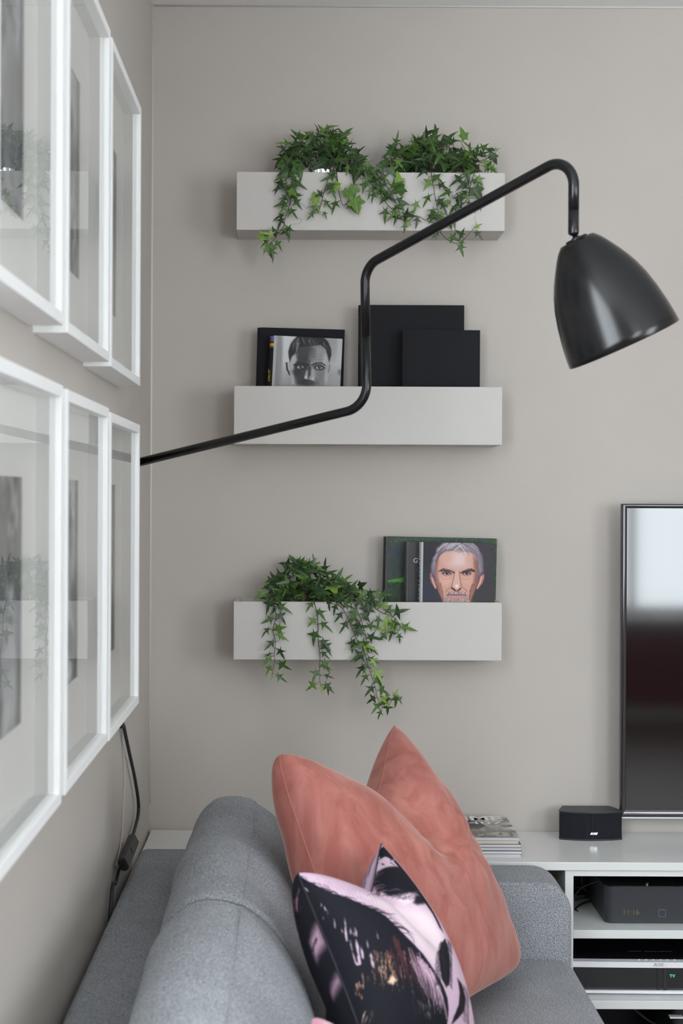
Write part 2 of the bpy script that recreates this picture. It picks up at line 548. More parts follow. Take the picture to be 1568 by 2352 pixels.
def window(name, along, a0, a1, c0, c1, t):
    """white casement with one upright, a sill and two panes"""
    root = thing(name, kind='structure', loc=((a0 + a1) / 2, t, c0) if along == 'x' else (t, (a0 + a1) / 2, c0))
    def bx(n, p0, p1, q0, q1, d0, d1, m):
        if along == 'x': return box(n, p0, p1, t + d0, t + d1, q0, q1, m, root)
        return box(n, t + d0, t + d1, p0, p1, q0, q1, m, root)
    w = 0.05
    mid = (a0 + a1) / 2
    bx('frame_rail', a0, a1, c0, c0 + w, 0.0, 0.05, m_white)
    bx('frame_rail', a0, a1, c1 - w, c1, 0.0, 0.05, m_white)
    bx('frame_stile', a0, a0 + w, c0 + w, c1 - w, 0.0, 0.05, m_white)
    bx('frame_stile', a1 - w, a1, c0 + w, c1 - w, 0.0, 0.05, m_white)
    bx('mullion', mid - w / 2, mid + w / 2, c0 + w, c1 - w, 0.0, 0.05, m_white)
    for p0, p1 in ((a0 + w, mid - w / 2), (mid + w / 2, a1 - w)):
        bx('pane', p0, p1, c0 + w, c1 - w, 0.022, 0.026, m_glass_clear)
    if t > 1: box('window_sill', XR - 0.06, XR, a0 - 0.04, a1 + 0.04, c0 - 0.03, c0, m_white, root, 0.004)
    elif along == 'x': box('window_sill', a0 - 0.04, a1 + 0.04, YR, YR + 0.10, c0 - 0.03, c0, m_white, root, 0.004)
    elif t < 0: box('window_sill', XL, XL + 0.06, a0 - 0.04, a1 + 0.04, c0 - 0.03, c0, m_white, root, 0.004)
window('window_1', 'x', *WIN[0][1:], YR - 0.09)
window('window_2', 'y', *WIN[1][1:], XL - 0.09)
window('window_3', 'y', *WIN[2][1:], XR + 0.04)

# thin beads of paint where the surfaces meet
struct(tube('trim_2', [(XL + 0.001, YB - 0.001, 0.6), (XL + 0.001, YB - 0.001, ZC)], 0.003, m_bead, segs=8), 'pale bead of caulk down the corner')
struct(tube('trim_3', [(XL, YB - 0.001, ZC - 0.001), (XR, YB - 0.001, ZC - 0.001)], 0.0028, m_bead, segs=8), 'pale bead of caulk under the ceiling')

# ------------------------------------------------------------------ long low console below the television
ZT = H - 0.782                        # its top
YF = 3.049                            # its front edge
CX1 = 2.55
con = thing('media_console', 'long low white console with open shelves below the television', 'console', (0.65, 3.19, 0))
box('console_top', XL + 0.006, CX1, YF, YB - 0.004, ZT - 0.018, ZT, m_console, con, 0.0015)
yc = YF + 0.006
cx0 = P(1297.5, 2000, yc).x
cx0i = P(1317, 2000, yc).x
z_ap = P(1400, 2012.8, yc).z
z_s1t, z_s1b = P(1440, 2137, yc).z, P(1440, 2156.5, yc).z
z_s2t, z_s2b = P(1500, 2299.5, yc).z, P(1500, 2319, yc).z
box('side_panel', cx0, cx0i, yc, YB - 0.004, 0.0, ZT - 0.018, m_console, con, 0.001)
box('side_panel', CX1 - 0.02, CX1, yc, YB - 0.004, 0.0, ZT - 0.018, m_console, con, 0.001)
box('apron', cx0i, CX1 - 0.02, yc + 0.0005, yc + 0.02, z_ap, ZT - 0.018, m_console, con)
box('shelf_board', cx0i, CX1 - 0.02, yc + 0.0005, YB - 0.01, z_s1b, z_s1t, m_console, con, 0.001)
box('shelf_board', cx0i, CX1 - 0.02, yc + 0.0005, YB - 0.01, z_s2b, z_s2t, m_console, con, 0.001)
box('back_panel', cx0i, CX1 - 0.02, YB - 0.010, YB - 0.005, 0.02, ZT - 0.018, m_console_shade, con)  # coloured black for the shaded depth of the bay
box('end_support', XL + 0.02, XL + 0.04, yc + 0.02, YB - 0.004, 0.0, ZT - 0.018, m_console, con)

# black box under the lowest shelf, and a cable
sub = thing('subwoofer', 'black box with a pale metal foot standing under the lowest console shelf', 'speaker', (0.93, 3.2, 0))
box('housing', P(1545, 2335, 3.12).x, 1.15, 3.12, 3.30, 0.012, z_s2b - 0.012, m_black, sub, 0.012, 3)
box('trim_bar', P(1538, 2338, 3.11).x, P(1568, 2333, 3.11).x, 3.108, 3.122, P(1550, 2337, 3.11).z - 0.002, P(1550, 2337, 3.11).z + 0.002, m_silver, sub)
for fx in (P(1550, 2335, 3.12).x + 0.01, 1.13):
    for fy in (3.14, 3.28):
        lathe('foot', [(0.0, 0.0), (0.012, 0.0), (0.012, 0.012), (0.0, 0.012)], m_black, sub, 12, Matrix.Translation((fx, fy, 0)))

def cable(name, pts, r, m, label, n=6, segs=8):
    pp = smooth_path(pts, n)
    o = tube(name, pp, r, m, segs=segs, base=pp[-1])
    return tag(o, label, 'cable')
cable('power_cable', [P(1455, 2316, 3.17), P(1473, 2332, 3.16), P(1492, 2346, 3.15), P(1520, 2362, 3.13), P(1545, 2400, 3.12), P(1560, 2520, 3.12)], 0.0028, m_black, 'black cable drooping beneath the lowest console shelf')

# ------------------------------------------------------------------ set-top box with clock
zb = z_s1t
bxw = thing('set_top_box', 'charcoal digital box with clock and square button on the upper console shelf', 'set-top box', (0.85, 3.15, zb))
fx0, fx1, fy0, fy1 = P(1389, 2080, 3.10).x, 1.02, 3.10, 3.27
fz0, fz1 = zb + 0.004, P(1480, 2038, 3.10).z
bm = bmesh.new(); bm_box(bm, fx0, fx1, fy0, fy1, fz0, fz1)
ed = [e for e in bm.edges if abs(e.verts[0].co.z - e.verts[1].co.z) > 0.02]
bmesh.ops.bevel(bm, geom=ed, offset=0.016, segments=6, affect='EDGES', profile=0.5)
from_bm('housing', bm, m_charcoal, bxw, False)
bm = bmesh.new(); bm_box(bm, fx0 + 0.001, fx1 - 0.001, fy0 + 0.001, fy1 - 0.001, fz1, fz1 + 0.0025)
ed = [e for e in bm.edges if abs(e.verts[0].co.z - e.verts[1].co.z) > 0.001]
bmesh.ops.bevel(bm, geom=ed, offset=0.016, segments=6, affect='EDGES', profile=0.5)
from_bm('gloss_lid', bm, m_blackgloss, bxw)
for x in (fx0 + 0.03, fx1 - 0.03):
    for y in (fy0 + 0.03, fy1 - 0.03):
        lathe('foot', [(0, zb), (0.008, zb), (0.008, fz0), (0, fz0)], m_black, bxw, 12, Matrix.Translation((x, y, 0)))
k = 3.0985 / F
c = P(1448.5, 2096, 3.0985)
text_mesh('clock_digits', '11:16', 17 * k, m_led_yellow, frame_xf(c, (1, 0, 0), (0, 0, 1)), bxw, spacing=1.05, bold=-0.00018)
c = P(1519.5, 2097, fy0)
bm = bmesh.new(); s = 8.4 * k; bm_box(bm, c.x - s, c.x + s, fy0 - 0.0012, fy0 + 0.002, c.z - s, c.z + s)
bmesh.ops.bevel(bm, geom=[e for e in bm.edges if abs(e.verts[0].co.y - e.verts[1].co.y) > 0.001], offset=0.0028, segments=4, affect='EDGES')
btn = from_bm('button', bm, m_charcoal, bxw)
s *= 0.98
loop = []
for (qx, qz, a0) in ((1, 1, 0), (-1, 1, 90), (-1, -1, 180), (1, -1, 270)):
    for i in range(5):
        a = math.radians(a0 + i * 22.5)
        loop.append((c.x + qx * (s - 0.0028) + 0.0028 * math.cos(a), fy0 - 0.0012, c.z + qz * (s - 0.0028) + 0.0028 * math.sin(a)))
tube('button_rim', loop, 0.0005, m_button, btn, 6, True)
c = P(1485, 2022, 3.16)
lathe('knob_post', [(0.0, fz1 + 0.0025), (0.0045, fz1 + 0.0025), (0.0045, fz1 + 0.03), (0.0, fz1 + 0.03)], m_chrome, bxw, 16, Matrix.Translation((c.x, 3.16, 0)))

# loose leads beside it
lead = [
    [P(1336, 2014, 3.25), P(1337, 2030, 3.25), P(1345, 2046, 3.24), P(1364, 2054, 3.25)],
    [P(1320, 2056, 3.22), P(1335, 2040, 3.2), P(1362, 2028, 3.18), P(1400, 2022, 3.17), P(1440, 2021, 3.17)],
    [P(1319, 2062, 3.25), P(1342, 2062, 3.25), P(1366, 2063, 3.26)],
    [P(1319, 2068, 3.26), P(1345, 2060, 3.26), P(1366, 2050, 3.27)],
    [P(1318, 2095, 3.20), P(1325, 2083, 3.22), P(1345, 2072, 3.24), P(1366, 2067, 3.26)],
    [P(1322, 2090, 3.20), P(1332, 2098, 3.19), P(1352, 2102, 3.19), P(1380, 2102, 3.2)],
    [P(1320, 2093, 3.22), P(1340, 2086, 3.23), P(1372, 2090, 3.24)],
    [P(1319, 2040, 3.27), P(1340, 2036, 3.27), P(1368, 2032, 3.28)],
]
lab = ['black lead hanging from the top of the console bay beside the digital box', 'thin grey lead arching up onto the lid of the digital box',
       'black lead running straight into the side of the digital box', 'black lead rising behind the digital box', 'black lead curving up from the shelf to the digital box',
       'black lead looping down onto the shelf by the digital box', 'middle black lead of the loop beside the digital box', 'uppermost black lead deep behind the digital box']
for i, (pp, l) in enumerate(zip(lead, lab)):
    cable('lead', pp, 0.0014 if i == 1 else 0.0022, m_charcoal if i == 1 else m_black, l)['group'] = 'leads beside the set-top box'

# ------------------------------------------------------------------ media receiver
zr = z_s2t
rec = thing('media_receiver', 'black media player with silver front strip on the lower console shelf', 'media player', (0.9, 3.2, zr))
ry = 3.09
rx0, rx1 = P(1312, 2210, ry).x, 1.10
rz = [P(1500, q, ry).z for q in (2210, 2223, 2276, 2282.5)]
box('housing', rx0 + 0.004, rx1, ry + 0.008, 3.31, rz[3], rz[0] - 0.0005, m_blackgloss, rec, 0.002)
def bowed(name, x0, x1, z0, z1, y0, bow, dep, m):
    n = 24; v = []; f = []
    for i in range(n + 1):
        t = i / n; x = x0 + (x1 - x0) * t
        y = y0 + bow * (2 * t - 1) ** 2
        v += [(x, y, z0), (x, y, z1), (x, y + dep, z1), (x, y + dep, z0)]
    for i in range(n):
        a = i * 4
        for j in range(4):
            f.append((a + j, a + (j + 1) % 4, a + 4 + (j + 1) % 4, a + 4 + j))
    f.append((0, 3, 2, 1)); f.append((n * 4, n * 4 + 1, n * 4 + 2, n * 4 + 3))
    return mesh(name, v, f, m, rec)
bowed('silver_strip', rx0, rx1, rz[1], rz[0], ry - 0.001, 0.004, 0.02, m_silver)
bowed('silver_strip', rx0, rx1, rz[3], rz[2], ry - 0.001, 0.004, 0.02, m_silver)
box('display_panel', rx0 + 0.004, rx1 - 0.002, ry + 0.006, ry + 0.010, rz[2], rz[1], m_blackgloss, rec)
for px in (1510, 1524):
    a_ = P(px, 2249, ry + 0.005)
    box('display_divider', a_.x - 0.001, a_.x + (0.001 if px == 1510 else 0.006), ry + 0.0045, ry + 0.0062, rz[2], rz[1], m_black, rec)
for px in (1468, 1484, 1500, 1516.6, 1532.6, 1548.7):
    c = P(px, 2206, ry + 0.014)
    lathe('indicator', [(0.0, 0.0016), (0.0022, 0.0011), (0.0034, 0.0)], m_led_white, rec, 14, Matrix.Translation((c.x, ry + 0.015, rz[0] - 0.0006)))
c = P(1511, 2216.5, ry - 0.0012)
text_mesh('maker_lettering', 'BOSE', 0.0095, m_ink_grey, frame_xf((c.x, ry - 0.0012, c.z), (1, 0, 0), (0, 0, 1)), rec, shear=0.5, sx=0.95)
c = P(1543.5, 2242, ry + 0.0045)
text_mesh('display_lettering', 'TV', 0.0092, m_led_green, frame_xf((c.x, ry + 0.0040, c.z), (1, 0, 0), (0, 0, 1)), rec, spacing=1.1, bold=0.0003)
for px, w in ((1440, 0.03), (1478, 0.03), (1512, 0.03)):
    c = P(px, 2180, 3.17)
    box('lid_groove', c.x, c.x + w, 3.165, 3.166, rz[0] - 0.0005, rz[0] - 0.0001, m_charcoal, rec)
for x in (rx0 + 0.04, rx1 - 0.04):
    for y in (ry + 0.03, 3.28):
        lathe('foot', [(0, zr), (0.010, zr), (0.010, rz[3] + 0.001), (0, rz[3] + 0.001)], m_black, rec, 12, Matrix.Translation((x, y, 0)))

# ------------------------------------------------------------------ small speaker on the console
sp = thing('speaker', 'small black bookshelf speaker with curved front on the console beside the television', 'speaker', (0.66, 3.26, ZT))
def sp_prism(name, z0, z1, grow, m, parent):
    xl, xr = P(1286, 1900, 3.25).x, P(1428, 1900, 3.25).x
    bl, br = P(1292, 1852, 3.305).x, P(1398, 1852, 3.305).x
    out = []
    n = 14
    for i in range(n + 1):
        t = i / n
        out.append((xl + (xr - xl) * t, 3.252 - 0.014 * (1 - (2 * t - 1) ** 2)))
    out += [(xr, 3.262), (br, 3.305), (bl, 3.305), (xl, 3.262)]
    cx, cy = (xl + xr) / 2, 3.27
    out = [(cx + (x - cx) * (1 + grow / 0.07), cy + (y - cy) * (1 + grow / 0.03)) for x, y in out]
    k = len(out)
    v = [(x, y, z0) for x, y in out] + [(x, y, z1) for x, y in out]
    f = [(i, (i + 1) % k, k + (i + 1) % k, k + i) for i in range(k)] + [tuple(reversed(range(k))), tuple(range(k, 2 * k))]
    return mesh(name, v, f, m, parent)
z_sp = P(1350, 1864, 3.245).z
sp_prism('base_plate', ZT, ZT + 0.004, 0.0008, m_black, sp)
sp_prism('grille', ZT + 0.004, z_sp - 0.003, 0.0, m_cloth_black, sp)
sp_prism('top_plate', z_sp - 0.003, z_sp, 0.0008, m_charcoal, sp)
c = P(1362.5, 1915, 3.237)
text_mesh('maker_badge', 'BOSE', 0.0066, m_chrome, frame_xf((c.x, 3.2365, c.z), (1, 0, 0), (0, 0, 1)), sp, extrude=0.0006, shear=0.5, bold=0.0003)
for px in (1330, 1385):
    c = P(px, 1900, 3.24)
    box('grille_seam', P(1349 if px == 1330 else 1361, 1895, 3.238).x - 0.0003, P(1349 if px == 1330 else 1361, 1895, 3.238).x + 0.0003, 3.2375, 3.245, ZT + 0.005, z_sp - 0.004, m_black, sp)

# ------------------------------------------------------------------ television
ty = 3.268
tx0 = P(1425.5, 1500, ty).x
tz1, tz0 = P(1470, 1157, ty).z, P(1470, 1876, ty).z
tx1 = tx0 + 1.24
m_tvbez = mat('dark_chrome_bezel', (0.10, 0.095, 0.105, 1), 0.08, metal=0.85)
m_screen = mat('black_screen_glass', (0.006, 0.005, 0.006, 1), 0.06, spec=0.9)
tv = thing('television', 'flat black television with glossy bezel hanging above the console', 'television', (tx0 + 0.62, 3.30, tz0))
box('front_shell', tx0, tx1, ty + 0.004, ty + 0.012, tz0, tz1, m_black, tv, 0.002)
box('back_shell', tx0 + 0.05, tx1 - 0.05, ty + 0.012, 3.315, tz0 + 0.05, tz1 - 0.05, m_black, tv, 0.008)
def rail(name, pts, m):
    """bezel rail: outer and inner outline raised to a rounded lip"""
    return mesh(name, pts[0], pts[1], m, tv)
iw_l, iw_t, iw_b = P(1438.5, 1500, ty).x - tx0, tz1 - P(1470, 1167.5, ty).z, P(1470, 1858, ty).z - tz0
ox = [tx0, tx1]; oz = [tz0, tz1]
ix = [tx0 + iw_l, tx1 - iw_l]; iz = [tz0 + iw_b, tz1 - iw_t]
lx = [tx0 + 0.004, tx1 - 0.004]; lz = [tz0 + 0.004, tz1 - 0.004]
def bez(name, a, b, c, d):
    # a,b outer corners; c,d inner corners (b->c)
    ym, yo, yi = ty - 0.004, ty + 0.006, ty + 0.001
    def mid(p, q, t): return (p[0] + (q[0] - p[0]) * t, p[1] + (q[1] - p[1]) * t)
    rows = []
    prof = [(0, yo), (0.0, ty), (0.10, ym), (0.3, ym - 0.0008), (0.65, ym + 0.0006), (0.92, ty - 0.0005), (1, yi)]
    v = []
    for t, y in prof:
        p = mid(a, d, t); q = mid(b, c, t)
        v += [(p[0], y, p[1]), (q[0], y, q[1])]
    f = [(2 * i, 2 * i + 1, 2 * i + 3, 2 * i + 2) for i in range(len(prof) - 1)]
    o = mesh(name, v, f, m_tvbez, tv, True)
    return o
bez('bezel', (ox[0], oz[1]), (ox[0], oz[0]), (ix[0], iz[0]), (ix[0], iz[1]))
bez('bezel', (ox[1], oz[0]), (ox[1], oz[1]), (ix[1], iz[1]), (ix[1], iz[0]))
bez('bezel', (ox[1], oz[1]), (ox[0], oz[1]), (ix[0], iz[1]), (ix[1], iz[1]))
bez('bezel', (ox[0], oz[0]), (ox[1], oz[0]), (ix[1], iz[0]), (ix[0], iz[0]))
box('screen', ix[0] - 0.001, ix[1] + 0.001, ty + 0.0008, ty + 0.004, iz[0] - 0.001, iz[1] + 0.001, m_screen, tv)
box('lower_lip', tx0 + 0.003, tx1 - 0.003, ty - 0.001, ty + 0.01, tz0 - 0.0035, tz0 - 0.0008, m_silver, tv)
box('wall_bracket', tx0 + 0.35, tx0 + 0.9, 3.315, 3.3325, tz0 + 0.15, tz1 - 0.15, m_black, tv)

# ------------------------------------------------------------------ magazines
ym0, ym1 = 3.087, 3.296
mx1 = P(1193, 1925, ym0).x
ztop = P(1120, 1923.5, ym0).z
nmag = 6
hs = np.array([0.0075, 0.0068, 0.0066, 0.0068, 0.0062, 0.0072]); hs = hs / hs.sum() * (ztop - ZT)
z = ZT
mag_lab = ['lowest magazine of the stack on the console', 'second magazine from the bottom of the console stack', 'third magazine from the bottom of the console stack with a blue cover edge',
           'fourth magazine from the bottom of the console stack with a dark cover', 'cream-edged magazine second from the top of the console stack', 'topmost magazine of the console stack with a face and white title']
mcov = [mat('magazine_cover_' + n, c, 0.3) for n, c in (('white', (0.6, 0.6, 0.6, 1)), ('black', (0.03, 0.03, 0.035, 1)), ('blue', (0.06, 0.10, 0.28, 1)), ('navy', (0.03, 0.03, 0.05, 1)), ('cream', (0.55, 0.47, 0.36, 1)), ('grey', (0.34, 0.32, 0.29, 1)))]
mpap = [mat('magazine_pages_' + n, c, 0.7) for n, c in (('grey', (0.62, 0.60, 0.60, 1)), ('white', (0.70, 0.68, 0.66, 1)), ('lilac', (0.60, 0.58, 0.66, 1)), ('white2', (0.68, 0.68, 0.68, 1)), ('cream', (0.66, 0.58, 0.45, 1)), ('lilac2', (0.62, 0.58, 0.64, 1)))]
dxs = [0.003, 0.0045, 0.0035, 0.003, -0.0015, 0.0]
for i in range(nmag):
    h = hs[i]
    x1 = mx1 + dxs[i]; x0 = x1 - 0.20
    y0 = ym0 - [0.003, 0.004, 0.002, 0.003, 0.0, 0.0][i]; y1 = y0 + 0.208
    r = thing('magazine', mag_lab[i], 'magazine', ((x0 + x1) / 2, (y0 + y1) / 2, z), 'magazines stacked on the console')
    box('pages', x0, x1 - 0.001, y0 + 0.001, y1 - 0.001, z + 0.0005, z + h - 0.0006, mpap[i], r)
    # bundles of pages: a few sheets stand proud
    for q in range(3):
        zz = z + h * (0.25 + 0.22 * q)
        box('page_bundle', x0, x1 - 0.0004 * (q + 1), y0 + 0.0004 * q, y1 - 0.002, zz, zz + h * 0.08, mpap[(i + q + 1) % 6], r)
    box('cover', x0, x1, y0, y1, z, z + 0.0004, mcov[i], r)
    top = box('cover', x0, x1, y0, y1, z + h - 0.0006, z + h - 0.0001, mcov[i], r)
    if i == nmag - 1:
        cw, ch = 0.20, 0.208
        cv = Canvas(200, 208, (170, 166, 158)); cv.mottle(5, 0.5, 3)
        # the visible right half: dark hair and neck of a face, paler setting
        cv.poly([(0.0, 0.12), (0.42, 0.12), (0.60, 0.20), (0.66, 0.36), (0.70, 0.50), (0.60, 0.66), (0.3, 0.70), (0.0, 0.7)], (72, 70, 74), 0.95, 0.02)
        cv.poly([(0.2, 0.70), (0.6, 0.62), (0.66, 0.80), (0.5, 0.92), (0.2, 0.95)], (140, 120, 106), 0.9, 0.04)
        cv.poly([(0.66, 0.66), (1.0, 0.70), (1.0, 0.82), (0.7, 0.80)], (120, 120, 122), 0.8, 0.02)
        cv.poly([(0.80, 0.82), (0.83, 0.82), (0.83, 0.95), (0.80, 0.95)], (120, 118, 118), 0.9, 0.01)
        cv.poly([(0.91, 0.82), (0.945, 0.82), (0.945, 0.98), (0.91, 0.98)], (120, 118, 118), 0.9, 0.01)
        cv.poly([(0.86, 0.46), (1.0, 0.44), (1.0, 0.54), (0.92, 0.56)], (122, 120, 120), 0.8, 0.02)
        # rows of small print, too small to read
        rs = random.Random(5)
        for (vv, u0, u1, hgt) in ((0.47, 0.62, 0.93, 0.010), (0.565, 0.52, 0.95, 0.020), (0.665, 0.40, 0.93, 0.016), (0.725, 0.50, 0.95, 0.024), (0.79, 0.55, 0.9, 0.010)):
            u = u0
            while u < u1:
                w = rs.uniform(0.006, 0.014)
                cv.line([(u, vv - hgt / 2), (u + 0.003, vv + hgt / 2)], w * 0.6, (225, 224, 220), 0.85, soft=0.004)
                u += w + 0.006
        cv.line([(0.42, 0.97), (0.48, 0.88)], 0.02, (228, 226, 222), 0.9)
        cv.line([(0.56, 0.96), (0.63, 0.90), (0.58, 0.88)], 0.015, (228, 226, 222), 0.9)
        cv.line([(0.76, 0.96), (0.86, 0.93)], 0.015, (228, 226, 222), 0.9)
        xf = frame_xf((x0, y1, z + h + 0.0001), (1, 0, 0), (0, 1, 0))
        print_sheet('cover_print', cv, xf, cw, ch, m_print, top)
        zt_ = z + h + 0.0003
        text_mesh('title_lettering', 'IME', 0.060, m_ink_white, frame_xf((x1 - 0.012, y1 - 0.028, zt_), (1, 0, 0), (0, 1, 0)), top, bold=0.0012, sx=1.0, align='RIGHT')
        text_mesh('title_lettering', '407', 0.038, m_ink_white, frame_xf((x1 - 0.018, y1 - 0.072, zt_), (1, 0, 0), (0, 1, 0)), top, sx=1.35, align='RIGHT')
    z += h
# ------------------------------------------------------------------ three box shelves on the back wall
SY = 3.213                                   # front face of the boxes
def box_shelf(label, l, r, t0, t1, b0, b1):
    a, b = P(l, t0, SY), P(r, t1, SY)
    c, d = P(l, b0, SY), P(r, b1, SY)
    x0, x1 = (a.x + c.x) / 2, (b.x + d.x) / 2
    z1 = (a.z + b.z) / 2; z0 = (c.z + d.z) / 2
    tilt = math.atan2(a.z - b.z, x1 - x0)
    root = thing('box_shelf', label, 'shelf', ((x0 + x1) / 2, YB, z0), 'box shelves on the back wall')
    t = 0.012
    box('front_panel', x0, x1, SY, SY + t, z0, z1, m_shelf, root, 0.0012)
    box('back_panel', x0, x1, YB - t, YB, z0, z1, m_shelf, root, 0.0012)
    box('bottom_panel', x0 + t, x1 - t, SY + t, YB - t, z0, z0 + t, m_shelf, root)
    box('side_panel', x0, x0 + t, SY + t, YB - t, z0, z1, m_shelf, root, 0.0008)
    box('side_panel', x1 - t, x1, SY + t, YB - t, z0, z1, m_shelf, root, 0.0008)
    return root, x0, x1, z0, z1
sh1 = box_shelf('highest pale grey box shelf holding two trailing ivies', 543, 1159, 394, 397, 529, 529.5)
sh2 = box_shelf('middle pale grey box shelf holding black books', 537, 1153, 885, 890, 1018, 1024)
sh3 = box_shelf('lowest pale grey box shelf holding one ivy and books', 536, 1152, 1382, 1384, 1516, 1517)

# ------------------------------------------------------------------ books
def book(label, px_l, px_r, py_top, y, zbot, thick, tilt, m_cover, group, joint=True, m_spine=None):
    """hardback standing on its tail, spine to the left, front board towards the room"""
    a = P(px_l, py_top, y); b = P(px_r, py_top, y)
    w = b.x - a.x; ht = a.z - zbot
    t = math.radians(tilt)
    # turned about its lower right corner, which rests on the shelf
    root = thing('book', label, 'book', (a.x + w, y, zbot), group, rot=(0, t, 0))
    r = min(thick * 0.5, 0.008)
    sp = 0.006
    bt = 0.003
    box('front_board', -w + sp + 0.004, 0, 0, bt, 0, ht, m_cover, root, 0.0008)
    box('back_board', -w + sp + 0.004, 0, thick - bt, thick, 0, ht, m_cover, root, 0.0008)
    # rounded spine
    n = 10; v = []; f = []
    prof = []
    for i in range(n + 1):
        an = math.pi * i / n
        prof.append((-w + sp - sp * math.sin(an), thick / 2 - thick / 2 * math.cos(an)))
    prof = [(-w + sp + 0.0045, 0.0004)] + prof + [(-w + sp + 0.0045, thick - 0.0004)]
    inner = [(-w + sp + 0.0045, thick - bt), (-w + sp + 0.001, thick - bt), (-w + sp + 0.001, bt), (-w + sp + 0.0045, bt)]
    loop = prof + inner
    k = len(loop)
    v = [(x, yy, 0) for x, yy in loop] + [(x, yy, ht - 0.0005) for x, yy in loop]
    f = [(i, (i + 1) % k, k + (i + 1) % k, k + i) for i in range(k)] + [tuple(reversed(range(k))), tuple(range(k, 2 * k))]
    mesh('spine', v, f, m_spine or m_cover, root)
    box('page_block', -w + sp + 0.0045, -0.003, bt, thick - bt, 0.0025, ht - 0.003, m_paper, root)
    return root, w, ht, sp

zb2 = sh2[3] + 0.0122
zb3 = sh3[3] + 0.0122
book('large black cloth-bound book standing behind the grey portrait book', 585, 786, 756, 3.286, zb2, 0.026, 1.3, m_bookcloth, 'books on the middle shelf')
bkA = book('book with a black and white portrait of a man and rainbow-striped spine', 609.5, 776, 777, 3.252, zb2, 0.022, 2.6, m_bookcloth, 'books on the middle shelf')
bkB = book('tall square black cloth-bound book on the middle shelf', 823, 1066, 700, 3.288, zb2, 0.022, 0.0, m_bookcloth, 'books on the middle shelf')
bkC = book('smaller black cloth-bound book standing in front of the tall black one', 920.5, 1102, 757.5, 3.255, zb2, 0.024, 0.1, m_bookcloth, 'books on the middle shelf')
m_forest = mat('black_spine_jacket', (0.012, 0.014, 0.016, 1), 0.4)
bkD = book('wide book with a dark green forest landscape on its cover', 876.5, 1136.5, 1236.5, 3.290, zb3, 0.022, 1.0, m_forest, 'books on the lowest shelf')
bkE = book('dark grey book with white lettering between the forest book and the portrait book', 927, 1095, 1245, 3.262, zb3, 0.020, 0.4, m_bookgrey, 'books on the lowest shelf')
m_spine_silver = mat('silver_grey_spine', (0.42, 0.42, 0.44, 1), 0.35)
m_bookdark = mat('charcoal_jacket', (0.030, 0.030, 0.036, 1), 0.4)
bkF = book('book with a colour portrait of a grey-haired man with goatee on its cover', 960, 1134, 1247, 3.233, zb3, 0.020, 0.7, m_bookdark, 'books on the lowest shelf', m_spine=m_spine_silver)

# vertical joint groove on the smaller cloth book
def groove(bk, m):
    root, w, ht, sp = bk
    box('joint_groove', -w + sp + 0.0045, -w + sp + 0.0065, -0.0003, 0.001, 0.001, ht - 0.001, m, root)
m_groove = mat('dark_joint', (0.004, 0.004, 0.005, 1), 0.9)
groove(bkC, m_groove); groove(bkB, m_groove)

# faint grey lettering down the spine of the tall black book (too small to read: short strokes)
root, w, ht, sp = bkB
for i in range(12):
    zz = ht - 0.030 - i * 0.0052
    box('spine_mark', -w + 0.0012, -w + 0.0030, -0.0001 + 0.0034, 0.0042, zz - 0.0016, zz, m_ink_grey, root)

